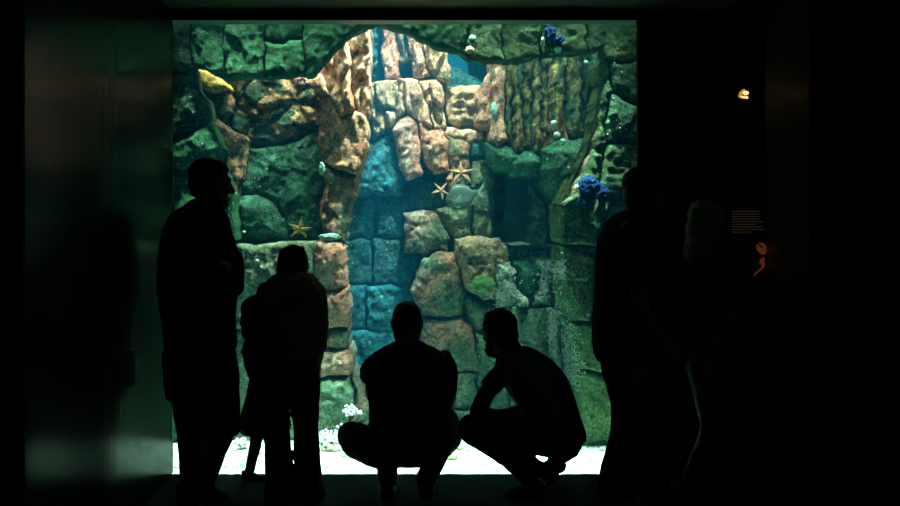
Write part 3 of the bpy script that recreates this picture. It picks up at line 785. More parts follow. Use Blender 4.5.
barnacles('barnacles', [(506, 285, 12, 24), (505, 298, 14, 14), (522, 300, 8, 6), (547, 285, 14, 20), (555, 330, 8, 24), (570, 350, 8, 30), (560, 270, 8, 10), (575, 370, 8, 20)], 2400, 6, M['barn'], 'white barnacles crusting the rocks below the cave', 5)
barnacles('limpets', [(585, 300, 30, 160), (610, 100, 20, 60), (330, 270, 14, 60), (460, 220, 50, 60), (380, 250, 40, 50), (190, 110, 16, 60), (260, 200, 40, 60), (440, 300, 20, 60), (300, 120, 60, 50)], 190, 6, M['limpet'], 'scattered tiny white limpets dotted over the rock walls', 6, 0.003, 0.0065)
def tuft(px, py, Y, n, r, label, seed):
    c = P(px, py, Y); rr = random.Random(seed); bm = bmesh.new()
    for i in range(n):
        d = Vector((rr.gauss(0, 1), rr.gauss(0, .5) - 0.4, abs(rr.gauss(0, .8)) + 0.2)).normalized()
        L = r * rr.uniform(0.4, 1)
        q = bmesh.ops.create_cone(bm, segments=5, radius1=0.006, radius2=0.003, depth=L, cap_ends=True)
        rot = Vector((0, 0, 1)).rotation_difference(d).to_matrix()
        for vv in q['verts']: vv.co = rot @ vv.co + c + d * L / 2
        q = bmesh.ops.create_icosphere(bm, subdivisions=1, radius=0.009)
        for vv in q['verts']: vv.co += c + d * L
    return tag(recentre(bm_obj('anemone', bm, plain('anemone_white', (0.85, 0.88, 0.88), 0.7, var=0.1))), label, 'anemone', 'white anemones at the rock foot')
tuft(328, 444, 5.4, 90, 0.09, 'large white feathery anemone on the sand right of the bending woman\'s legs', 1)
tuft(345, 434, 5.45, 60, 0.07, 'white anemone close to the crouching man\'s knee', 2)
tuft(352, 415, 5.5, 40, 0.07, 'white anemone clinging higher on the brownish rock', 3)
tuft(240, 446, 5.4, 40, 0.05, 'small white anemone on the sand left of the child', 4)
# ================================================================== FIGURE BUILDER
def _ring(bm, c, u, v, rx, ry, seg=20, sq=1.0):
    r = []
    for k in range(seg):
        a = 2 * math.pi * k / seg
        cu, sn = math.cos(a), math.sin(a)
        r.append(bm.verts.new(c + u * rx * math.copysign(abs(cu) ** sq, cu) + v * ry * math.copysign(abs(sn) ** sq, sn)))
    return r

def _skin(bm, rings):
    n = len(rings[0])
    for a, b in zip(rings, rings[1:]):
        for k in range(n):
            bm.faces.new((a[k], a[(k + 1) % n], b[(k + 1) % n], b[k]))
    bm.faces.new(rings[0][::-1]); bm.faces.new(rings[-1])

def _cr(p0, p1, p2, p3, t):
    return 0.5 * ((2 * p1) + (-p0 + p2) * t + (2 * p0 - 5 * p1 + 4 * p2 - p3) * t * t + (-p0 + 3 * p1 - 3 * p2 + p3) * t ** 3)

def tube(bm, pts, rad, ref=Vector((0, 1, 0)), seg=16, sub=5, caps=True):
    """tapering limb through joints; rad = radius or (across, deep) at each joint"""
    pts = [Vector(p) for p in pts]
    rad = [(r, r) if not isinstance(r, tuple) else r for r in rad]
    n = len(pts)
    out = []
    for i in range(n - 1):
        a, b, c, d = pts[max(0, i - 1)], pts[i], pts[i + 1], pts[min(n - 1, i + 2)]
        ra, rb = rad[i], rad[i + 1]
        for j in range(sub):
            t = j / sub
            s = t * t * (3 - 2 * t)
            out.append((_cr(a, b, c, d, t), ra[0] + (rb[0] - ra[0]) * s, ra[1] + (rb[1] - ra[1]) * s))
    out.append((pts[-1], rad[-1][0], rad[-1][1]))
    rings = []
    m = len(out)
    for i, (p, rx, ry) in enumerate(out):
        t = (out[min(m - 1, i + 1)][0] - out[max(0, i - 1)][0])
        if t.length < 1e-7: t = Vector((0, 0, 1))
        t.normalize()
        v = ref - t * ref.dot(t)
        if v.length < 0.15:
            v = Vector((0, 0, 1)) - t * t.z
        v.normalize(); u = v.cross(t).normalized()
        if i == 0 and caps:
            for a in (80, 55, 30):
                s, c = math.sin(math.radians(a)), math.cos(math.radians(a))
                rings.append(_ring(bm, p - t * min(rx, ry) * s, u, v, rx * c, ry * c, seg))
        rings.append(_ring(bm, p, u, v, rx, ry, seg))
        if i == m - 1 and caps:
            for a in (30, 55, 80):
                s, c = math.sin(math.radians(a)), math.cos(math.radians(a))
                rings.append(_ring(bm, p + t * min(rx, ry) * s, u, v, rx * c, ry * c, seg))
    _skin(bm, rings)

def slices(bm, rows, seg=28, sq=0.9, sub=4):
    """a stack of level cross-sections: (py, xl, xr, Y, half depth)"""
    R_ = []
    for py, xl, xr, Y, dp in rows:
        a = P(xl, py, Y); b = P(xr, py, Y)
        R_.append(((a + b) / 2, abs(b.x - a.x) / 2, dp))
    rings = []
    n = len(R_)
    for i in range(n - 1):
        a, b, c, d = (R_[max(0, i - 1)][0], R_[i][0], R_[i + 1][0], R_[min(n - 1, i + 2)][0])
        for j in range(sub):
            t = j / sub
            rings.append(_ring(bm, a.lerp(a, 0) * 0 + b.lerp(c, t), Vector((1, 0, 0)), Vector((0, 1, 0)),
                               R_[i][1] + (R_[i + 1][1] - R_[i][1]) * t, R_[i][2] + (R_[i + 1][2] - R_[i][2]) * t, seg, sq))
    rings.append(_ring(bm, R_[-1][0], Vector((1, 0, 0)), Vector((0, 1, 0)), R_[-1][1], R_[-1][2], seg, sq))
    _skin(bm, rings)

def ball(bm, c, r, rot=None, sub=3):
    q = bmesh.ops.create_icosphere(bm, subdivisions=sub, radius=1)
    for v in q['verts']:
        w = Vector((v.co.x * r[0], v.co.y * r[1], v.co.z * r[2]))
        v.co = (rot @ w if rot else w) + Vector(c)

def fuse(name, bm, mat, parent, voxel=0.007, smooth=3, folds=0.0, fs=9.0, seed=0, hair=0.0):
    """melt the overlapping shapes into one continuous skin"""
    bmesh.ops.recalc_face_normals(bm, faces=bm.faces)
    me = bpy.data.meshes.new('tmp'); bm.to_mesh(me); bm.free()
    o = bpy.data.objects.new('tmp', me); col.objects.link(o)
    r = o.modifiers.new('r', 'REMESH'); r.mode = 'VOXEL'; r.voxel_size = voxel; r.adaptivity = 0
    s = o.modifiers.new('s', 'SMOOTH'); s.iterations = smooth; s.factor = 0.5
    dg = bpy.context.evaluated_depsgraph_get(); dg.update()
    me2 = bpy.data.meshes.new_from_object(o.evaluated_get(dg), depsgraph=dg)
    bpy.data.objects.remove(o); bpy.data.meshes.remove(me)
    me2.name = name
    if folds or hair:
        me2.update()
        ns = [v.normal.copy() for v in me2.vertices]
        for v, nn in zip(me2.vertices, ns):
            if folds:
                w = Vector((v.co.x * fs + seed, v.co.y * fs, v.co.z * fs * 0.55))
                v.co += nn * folds * (noise.noise(w) + 0.9 * (0.5 - abs(noise.noise(w * 1.7 + Vector((3, 1, 7)))) * 2) * 0.6)
            if hair:
                w = Vector((v.co.x * 70 + seed, v.co.y * 70, v.co.z * 28))
                v.co += nn * hair * noise.noise(w)
    return link_mesh(name, me2, mat, parent)

def frame(f, up=Vector((0, 0, 1))):
    f = Vector(f).normalized(); s = f.cross(up).normalized(); u = s.cross(f).normalized()
    return Matrix((f, s, u)).transposed()      # columns: forward, side, up

def head(bm, c, B, k=1.0, beard=0.0):
    c = Vector(c); g = lambda f, s, u: c + B @ (Vector((f, s, u)) * k)
    e = lambda p, r: ball(bm, g(*p), tuple(x * k for x in r), B, 3)
    e((-.012, 0, .034), (.098, .076, .083)); e((.022, 0, -.018), (.068, .062, .085))
    e((.058, 0, -.09), (.03, .032, .024)); e((.03, 0, -.06), (.058, .052, .05))
    for s in (-1, 1):
        tube(bm, [g(-.008, s * .056, -.04), g(.012, s * .05, -.075), g(.055, s * .02, -.098)], [.02 * k, .018 * k, .018 * k])
        e((-.006, s * .077, -.006), (.019, .008, .032)); e((-.012, s * .083, .004), (.013, .006, .024))
        e((.07, s * .036, -.018), (.022, .02, .02))
        tube(bm, [g(.088, s * .012, .036), g(.08, s * .05, .034)], [.010 * k, .009 * k])
    tube(bm, [g(.09, 0, .026), g(.104, 0, .002), g(.118, 0, -.022)], [.009 * k, .011 * k, .013 * k])
    for s in (-1, 1): e((.103, s * .012, -.028), (.011, .009, .008))
    e((.092, 0, -.053), (.012, .024, .007)); e((.088, 0, -.066), (.012, .021, .008))
    return g

def eyes(c, B, k, parent):
    c = Vector(c)
    for s in (-1, 1):
        bm = bmesh.new(); ball(bm, c + B @ (Vector((.077, s * .031, .010)) * k), (.0125 * k,) * 3, None, 2)
        bm_obj('eye', bm, M['eye'], parent)

def hand(bm, w, d, n, k=1.0, curl=0.5, side=1, spread=0.12):
    """w wrist, d towards the fingertips, n out of the back of the hand; side=+1 puts the thumb on d x n"""
    d = Vector(d).normalized(); n = Vector(n); n = (n - d * n.dot(d)).normalized(); t = d.cross(n) * side
    w = Vector(w)
    for q in (-.028, -.009, .010, .028):
        tube(bm, [w + t * q * .5 * k, w + d * .045 * k + t * q * .85 * k, w + d * .085 * k + t * q * k], [.017 * k, .016 * k, .0125 * k], seg=10, sub=3)
    for q, L in ((-.030, .062), (-.010, .076), (.010, .083), (.029, .074)):
        p = w + d * .085 * k + t * q * k; a = 0.15
        pts = [p - d * .02 * k, p]; dd = d + t * q * spread / .03
        for j, f in enumerate((.45, .32, .23)):
            a += curl * (0.55, 0.7, 0.5)[j]
            dj = (dd.normalized() * math.cos(a) - n * math.sin(a))
            p = p + dj * L * f * k; pts.append(p)
        tube(bm, pts, [.0095 * k, .0095 * k, .0088 * k, .008 * k, .0065 * k], seg=10, sub=3)
    b = w + d * .025 * k + t * .022 * k
    td = (d * .75 + t * .75 - n * .25).normalized()
    tube(bm, [b, b + td * .038 * k, b + td * .065 * k + d * .006 * k - n * .006 * k, b + td * .075 * k + d * .028 * k - n * .012 * k], [.015 * k, .012 * k, .0105 * k, .008 * k], seg=10, sub=3)

def shoe(name, heel, toe, mat, sole, parent, k=1.0, pitch=0.0):
    """heel and toe on the ground; pitch lifts the heel"""
    heel, toe = Vector(heel), Vector(toe)
    d = (toe - heel).normalized(); L = (toe - heel).length
    up = Vector((0, 0, 1)); s = d.cross(up).normalized(); up = s.cross(d).normalized()
    q = lambda t, u: heel + d * L * t + up * u
    bm = bmesh.new()
    tube(bm, [q(.13, .045 * k), q(.35, .048 * k), q(.62, .04 * k), q(.86, .032 * k)], [(.036 * k, .042 * k), (.038 * k, .045 * k), (.046 * k, .034 * k), (.04 * k, .024 * k)], ref=up)
    tube(bm, [q(.2, .04 * k), q(.18, .10 * k)], [(.04 * k, .05 * k), (.036 * k, .042 * k)], ref=d, caps=False)
    sh = fuse(name, bm, mat, parent, 0.006, 3)
    bm = bmesh.new()
    tube(bm, [q(.1, .011), q(.4, .011), q(.66, .011), q(.9, .012)], [(.038 * k, .011), (.037 * k, .011), (.048 * k, .011), (.04 * k, .010)], ref=up)
    so = fuse('sole', bm, sole, parent, 0.006, 1)
    so.parent = sh; so.matrix_parent_inverse = Matrix.Translation(-parent.location)
    sh_w = sh
    return sh
# ================================================================== HALL
M['panel'] = None
m, nt, b = new_mat('dark_lacquered_panel')
v = coords(nt, (1, 14, 0.6))
n = noise_tex(nt, v, 2.2, 5, 0.6)
cc = mixc(nt, n, (0.012, 0.022, 0.018), (0.03, 0.05, 0.042))
nt.links.new(cc, b.inputs['Base Color'])
b.inputs['Roughness'].default_value = 0.21
b.inputs['Specular IOR Level'].default_value = 0.055
M['panel'] = m
M['black'] = plain('black_paint', (0.006, 0.007, 0.007), 0.85, var=0.2, spec=0.1)
M['soffit'] = plain('dark_soffit', (0.6, 0.66, 0.62), 0.6, var=0.2, scale=6)
M['metal'] = plain('dark_frame_metal', (0.12, 0.14, 0.12), 0.5, var=0.1, scale=10)
M['carpet'] = plain('dark_carpet', (0.16, 0.2, 0.19), 0.95, var=0.3, scale=120, bump=0.3, spec=0.1)

YW = 4.93                                   # plane of the window
XL = (172 - CX) / F * YW; XR = (636.5 - CX) / F * YW
YO = YW + 0.03
XLo = (173 - CX) / F * YO; XRo = (636.5 - CX) / F * YO
ZT = H + (CY - 19.8) / F * YW; ZT0 = H - (24 - CY) / F * YW; ZS = H + (CY - 9.5) / F * YW
YN = (172 - CX) / (25 - CX) * YW            # near end of the left wall
def S(name, lo, hi, mat, bev=0.0):
    o = box_obj(name, lo, hi, mat, bev=bev); return tag(o, kind='structure')
S('floor', (-5, -1.5, -0.12), (5.5, YW, 0.0), M['carpet'])
S('ceiling', (-5, -1.5, 3.2), (5.5, YW, 3.3), M['black'])
S('wall_left', (XL - 0.25, YN, 0.0), (XL, YW, ZS + 0.6), M['panel'])
S('wall_left_return', (-5, YN - 0.02, 0), (XL - 0.002, YN - 0.0, 3.2), M['black'])
XP = (765 - CX) / F * YW
YP = XP * F / (809 - CX)
S('wall_right', (XP, YP, 0.0), (XP + 0.3, YW, 3.2), plain('dark_green_plaster', (0.2, 0.28, 0.24), 0.5, var=0.15, scale=60, spec=0.4))
S('wall_right_return', (XP + 0.004, YP - 0.02, 0), (5.5, YP, 3.2), M['black'])
S('wall_back_right', (XRo, YW, 0.0), (XP + 0.3, YO, 3.2), M['black'])
S('wall_back_left', (XL - 0.3, YW, 0.0), (XLo, YO, 3.2), M['black'])
S('wall_back_header', (XL - 0.1, YW, ZT), (XR + 0.1, YO, 3.2), M['black'])
XS = (722 - CX) / F * YW
S('trim_soffit', (XL, YW - 0.9, ZS), (XS, YW, ZS + 0.12), M['soffit'])
# window: frame and glass
fr = bmesh.new()
w1 = 0.022
add_box(fr, (XLo - .02, YW + 0.006, ZT - 0.001), (XRo + .02, YW + 0.118, ZT + 0.05))
win = bm_obj('window_1', fr, M['metal'], smooth=False); tag(win, kind='structure')
m, nt, b = new_mat('window_glass')
nt.nodes.remove(b)
out = nt.nodes['Material Output']
tr = nt.nodes.new('ShaderNodeBsdfTransparent'); tr.inputs[0].default_value = (0.93, 0.98, 0.96, 1)
gl = nt.nodes.new('ShaderNodeBsdfGlossy'); gl.inputs['Roughness'].default_value = 0.02
fn = nt.nodes.new('ShaderNodeFresnel'); fn.inputs[0].default_value = 1.33
mx = nt.nodes.new('ShaderNodeMixShader')
nt.links.new(fn.outputs[0], mx.inputs[0]); nt.links.new(tr.outputs[0], mx.inputs[1]); nt.links.new(gl.outputs[0], mx.inputs[2])
nt.links.new(mx.outputs[0], out.inputs['Surface'])
bm = bmesh.new(); add_box(bm, (XLo, YW + 0.002, 0.0), (XRo, YW + 0.004, ZT))
gp = bm_obj('glass_pane', bm, m, win, smooth=False)
# tank shell
m_b = plain('tank_water_blue', (0.03, 0.28, 0.5), 0.8, var=0.05, scale=2)  # blue of the open water beyond put into the back wall colour
S('wall_tank_back', (-3.2, 9.2, -0.3), (3.2, 9.3, 4.6), m_b)
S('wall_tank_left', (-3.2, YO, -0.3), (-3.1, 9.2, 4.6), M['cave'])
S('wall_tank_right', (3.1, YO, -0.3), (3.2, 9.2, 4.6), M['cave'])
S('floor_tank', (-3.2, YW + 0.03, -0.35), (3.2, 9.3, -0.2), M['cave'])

# --- information board on the back wall, right of the window
mt, nt, b = new_mat('backlit_text')
b.inputs['Base Color'].default_value = (0.3, 0.2, 0.1, 1)
b.inputs['Emission Color'].default_value = (1.0, 0.72, 0.42, 1); b.inputs['Emission Strength'].default_value = 0.02
mo, nt, b = new_mat('backlit_orange')
v = coords(nt); n = noise_tex(nt, v, 40)
cc = mixc(nt, n, (0.9, 0.12, 0.03), (1.0, 0.32, 0.12))
nt.links.new(cc, b.inputs['Emission Color']); b.inputs['Emission Strength'].default_value = 0.07
b.inputs['Base Color'].default_value = (0.3, 0.08, 0.03, 1)
Yb = YW - 0.03
a = P(721, 150, Yb); z = P(765, 302, Yb)
board = empty('wall_sign', Vector(((a.x + z.x) / 2, YW, z.z)), 'black exhibit board with faint lines of small text and an orange animal picture', 'sign')
box_obj('panel', (a.x, Yb, z.z), (XP - 0.004, YW - 0.001, a.z), plain('board_black', (0.012, 0.018, 0.016), 0.5), board, bev=0.003)
# nine lines of writing too small to read: ragged dashes of word length
bm = bmesh.new(); rr = random.Random(7)
ends = [760, 759.5, 760, 760.5, 763.5, 756, 763, 764.5, 752]
for i, e in enumerate(ends):
    py = 211.4 + i * 2.58
    px = 732.0
    while px < e:
        wl = min(rr.choice([0.7, 1.1, 1.6, 2.2, 2.9]), e - px)
        p0 = P(px, py - 0.45, Yb - 0.001); p1 = P(px + wl, py + 0.45, Yb - 0.001)
        add_box(bm, (p0.x, Yb - 0.001, p1.z), (p1.x, Yb + 0.0002, p0.z))
        px += wl + 0.5
bm_obj('text_lines', bm, mt, board, smooth=False)
def curve_tube(name, pts, rad, mat, parent=None, seg=12):
    bm = bmesh.new(); tube(bm, pts, rad, seg=seg); return bm_obj(name, bm, mat, parent)
# ================================================================== PEOPLE
M['skin'] = plain('skin', (0.30, 0.17, 0.11), 0.6, var=0.08, spec=0.3)
M['eye'] = plain('eye_white', (0.5, 0.5, 0.47), 0.25, var=0.05)
M['hair_dark'] = plain('dark_hair', (0.012, 0.009, 0.007), 0.6, var=0.5, scale=150, bump=0.6)
M['hair_brown'] = plain('brown_hair', (0.10, 0.06, 0.035), 0.6, var=0.5, scale=150, bump=0.6)
M['hair_fair'] = plain('fair_hair', (0.55, 0.45, 0.3), 0.55, var=0.4, scale=150, bump=0.6)
M['cloth_black'] = plain('black_cloth', (0.012, 0.014, 0.014), 0.9, var=0.3, scale=90, bump=0.2, spec=0.1)
M['cloth_dark'] = plain('charcoal_cloth', (0.06, 0.065, 0.065), 0.9, var=0.3, scale=90, bump=0.2, spec=0.1)
M['cloth_grey'] = plain('grey_cloth', (0.16, 0.19, 0.18), 0.9, var=0.2, scale=90, bump=0.2, spec=0.1)
M['denim'] = plain('dark_denim', (0.03, 0.045, 0.05), 0.9, var=0.3, scale=90, bump=0.2, spec=0.1)
M['cloth_mauve'] = plain('dark_mauve_cloth', (0.26, 0.15, 0.14), 0.9, var=0.3, scale=60, bump=0.2, spec=0.1)
M['shoe'] = plain('dark_shoe', (0.02, 0.02, 0.02), 0.6)
M['sole'] = plain('shoe_sole', (0.09, 0.09, 0.085), 0.7)
M['shoe_glint'] = plain('shoe_painted_glint', (0.25, 0.28, 0.26), 0.6)  # glimmer on the near shoe put into a lighter shoe colour
def striped(name, a, b, freq, axis='Z', wob=0.0):
    m, nt, bs = new_mat(name)
    tc = nt.nodes.new('ShaderNodeTexCoord'); sp = nt.nodes.new('ShaderNodeSeparateXYZ'); nt.links.new(tc.outputs['Object'], sp.inputs[0])
    mm = nt.nodes.new('ShaderNodeMath'); mm.operation = 'MULTIPLY'; mm.inputs[1].default_value = freq
    nt.links.new(sp.outputs[axis], mm.inputs[0])
    sn = nt.nodes.new('ShaderNodeMath'); sn.operation = 'SINE'; nt.links.new(mm.outputs[0], sn.inputs[0])
    nt.links.new(mixc(nt, ramp(nt, sn.outputs[0], -0.2, 0.2), a, b), bs.inputs['Base Color'])
    bs.inputs['Roughness'].default_value = 0.9; bs.inputs['Specular IOR Level'].default_value = 0.1
    return m
M['stripe_shirt'] = striped('striped_tee', (0.03, 0.034, 0.034), (0.12, 0.13, 0.13), 190)
M['stripe_skirt'] = striped('striped_skirt', (0.3, 0.10, 0.12), (0.8, 0.45, 0.45), 330)

def px(p, Y): return P(p[0], p[1], Y)
def TB(bm, pts, rad, **k):
    """limb through (px, py, Y) joints with radii in metres"""
    tube(bm, [P(*p) for p in pts], rad, **k)

# ---------------------------------------------------------------- 1. man standing at the left
def man_left():
    Y = 4.45
    r = empty('person', P(205, 503, Y), 'bearded man standing left in long top and knee-length shorts, arms folded', 'person')
    B = frame((0.84, 0.54, -0.1)); hc = P(211, 185, Y)
    bm = bmesh.new()
    g = head(bm, hc, B, 1.03)
    TB(bm, [(206, 200, Y), (201, 214, Y), (197, 226, Y)], [.056, .06, .075])
    slices(bm, [(222, 178, 224, Y, .10), (245, 160, 234, Y, .14), (285, 158, 232, Y, .13), (330, 166, 230, Y, .12), (360, 166, 230, Y, .13), (375, 170, 228, Y, .12)])
    # legs
    TB(bm, [(186, 365, Y - .02), (189, 410, Y - .03), (191, 432, Y - .02), (192, 465, Y), (190, 493, Y)], [.09, .08, .072, .066, .04])
    TB(bm, [(212, 365, Y + .1), (223, 405, Y + .12), (221, 430, Y + .12), (210, 460, Y + .06), (203, 492, Y + .02)], [.09, .076, .074, .07, .042])
    TB(bm, [(190, 493, Y), (194, 500, Y - .05)], [.036, .03]); TB(bm, [(203, 492, Y + .02), (208, 500, Y)], [.036, .03])
    # folded arms
    TB(bm, [(190, 232, Y - .13), (208, 262, Y - .19), (226, 286, Y - .18)], [.056, .048, .042])
    TB(bm, [(226, 286, Y - .18), (222, 276, Y - .24), (200, 268, Y - .27)], [.042, .038, .03])
    TB(bm, [(214, 232, Y + .18), (232, 262, Y + .2), (233, 284, Y + .15)], [.056, .048, .042])
    TB(bm, [(233, 284, Y + .15), (232, 274, Y + .02), (226, 266, Y - .12)], [.042, .036, .03])
    hand(bm, P(200, 268, Y - .27), (-1, .15, .25), (0, -1, 0), 1.0, .5, 1)
    hand(bm, P(226, 266, Y - .12), (-.3, -.9, .3), (.3, -.1, .9), 1.0, .6, -1)
    body = fuse('body', bm, M['skin'], r, .0065, 3)
    eyes(hc, B, 1.03, r)
    bm = bmesh.new()
    e = lambda p, q: ball(bm, hc + B @ Vector(p), q, B, 3)
    e((-.022, 0, .055), (.102, .084, .082)); e((.018, 0, .086), (.066, .068, .045)); e((-.06, 0, .01), (.055, .076, .085)); e((.03, 0, .098), (.045, .055, .03))
    fuse('hair', bm, M['hair_dark'], r, .006, 2, hair=.005)
    bm = bmesh.new()
    ball(bm, hc + B @ Vector((.062, 0, -.088)), (.038, .045, .036), B)
    for s in (-1, 1): tube(bm, [hc + B @ Vector((.0, s * .066, -.04)), hc + B @ Vector((.03, s * .056, -.085)), hc + B @ Vector((.07, s * .02, -.1))], [.014, .02, .02])
    fuse('beard', bm, M['hair_dark'], r, .006, 2, hair=.003)
    bm = bmesh.new()
    slices(bm, [(199, 193, 213, Y, .075), (206, 184, 219, Y, .11), (213, 174, 226, Y, .16), (222, 168, 229, Y, .19), (234, 163, 232, Y, .2), (247, 161, 235, Y, .2), (264, 159, 238, Y, .19), (285, 158, 240, Y, .18), (300, 159, 237, Y, .17), (322, 164, 235, Y, .165), (346, 166, 236, Y, .17), (350, 167, 235, Y, .168)])
    TB(bm, [(188, 230, Y - .13), (206, 262, Y - .2), (227, 285, Y - .19)], [.066, .06, .055])
    TB(bm, [(227, 287, Y - .19), (222, 277, Y - .24), (206, 270, Y - .27)], [.055, .05, .042])
    TB(bm, [(214, 230, Y + .16), (232, 262, Y + .2), (235, 286, Y + .14)], [.07, .06, .052])
    TB(bm, [(235, 286, Y + .14), (233, 276, Y + .02), (229, 268, Y - .08)], [.052, .046, .04])
    fuse('jacket', bm, M['cloth_black'], r, .0075, 3, folds=.008, seed=1)
    bm = bmesh.new()
    slices(bm, [(352, 162, 236, Y, .155), (372, 164, 238, Y + .02, .16), (386, 165, 239, Y + .03, .155)])
    slices(bm, [(372, 165, 205, Y - .03, .12), (398, 166, 205, Y - .03, .115)], sq=.95)
    slices(bm, [(372, 196, 239, Y + .08, .125), (398, 199, 240, Y + .1, .12), (418, 203, 240, Y + .11, .115), (434, 208, 239.5, Y + .11, .11)], sq=.95)
    fuse('shorts', bm, M['cloth_black'], r, .0075, 2, folds=.007, seed=4)
    shoe('shoe', P(181, 503, Y + .03), P(203, 506.5, Y - .13) * 1.0, M['shoe'], M['sole'], r)
    shoe('shoe', P(196, 501, Y + .05), P(228, 503.5, Y - .02), M['shoe'], M['sole'], r)
man_left()

# ---------------------------------------------------------------- 2. child
def child():
    Y = 4.76
    r = empty('person', P(258, 484, Y), 'small child in a striped skirt standing between the man and the bending woman', 'person')
    B = frame((0.35, 0.93, -0.05)); hc = P(256, 315, Y)
    k = .80
    bm = bmesh.new(); head(bm, hc, B, k)
    TB(bm, [(257, 326, Y), (258, 338, Y)], [.038, .045])
    slices(bm, [(337, 249, 268, Y, .05), (345, 247, 273, Y, .07), (362, 249, 272, Y, .068), (378, 250, 273, Y, .072), (390, 250, 274, Y, .075)])
    TB(bm, [(265, 385, Y), (258, 425, Y - .0), (256, 442, Y), (251, 464, Y + .01), (249, 477, Y + .02)], [.055, .042, .034, .03, .022])
    TB(bm, [(268, 385, Y + .02), (276, 425, Y + .08), (276, 445, Y + .08), (276, 465, Y + .08), (276, 477, Y + .08)], [.055, .042, .034, .03, .022])
    TB(bm, [(249, 345, Y), (247, 358, Y + .01), (250, 370, Y + .03), (253, 382, Y + .1)], [.03, .024, .021, .016])
    TB(bm, [(270, 345, Y), (275, 360, Y + .03), (272, 374, Y + .1)], [.03, .024, .017])
    hand(bm, P(253, 382, Y + .1), (.1, .8, -.3), (-1, 0, 0), .62, .4, 1); hand(bm, P(272, 374, Y + .1), (0, .9, .2), (1, 0, 0), .62, .4, -1)
    fuse('body', bm, M['skin'], r, .0055, 2); eyes(hc, B, k, r)
    bm = bmesh.new()
    e = lambda p, q: ball(bm, hc + B @ (Vector(p) * k), tuple(x * k for x in q), B, 3)
    e((-.02, 0, .045), (.106, .088, .09)); e((-.055, 0, -.04), (.06, .084, .11)); e((-.06, 0, -.11), (.04, .075, .07))
    fuse('hair', bm, M['hair_dark'], r, .006, 2, hair=.004)
    bm = bmesh.new()
    slices(bm, [(335, 251, 268, Y, .055), (341, 247, 273, Y, .075), (355, 246, 274, Y, .08), (376, 248, 275, Y, .082)])
    TB(bm, [(250, 343, Y), (247, 356, Y + .01)], [.036, .033], caps=False); TB(bm, [(271, 343, Y), (275, 356, Y + .02)], [.036, .033], caps=False)
    fuse('shirt', bm, M['cloth_dark'], r, .006, 2, folds=.004, seed=7)
    bm = bmesh.new()
    slices(bm, [(372, 250, 276, Y, .082), (382, 249, 278, Y, .10), (400, 245, 283, Y, .125), (418, 240, 289, Y, .145), (427, 238.5, 291, Y, .15), (431, 241, 289, Y, .148)], seg=60, sq=1)
    sk = fuse('skirt', bm, M['stripe_skirt'], r, .006, 1)
    for v in sk.data.vertices:      # pleats
        a = math.atan2(v.co.y - Y, v.co.x - hc.x)
        w = max(0, (P(0, 375, Y).z - v.co.z) / .3)
        f = 1 + .035 * min(1, w) * math.sin(a * 16)
        v.co.x = hc.x + (v.co.x - hc.x) * f; v.co.y = Y + (v.co.y - Y) * f
    shoe('shoe', P(243, 482, Y + .03), P(264, 484, Y - .02), M['shoe'], M['sole'], r, .68)
    shoe('shoe', P(270, 479, Y + .12), P(289, 480, Y + .06), M['shoe'], M['sole'], r, .68)
child()

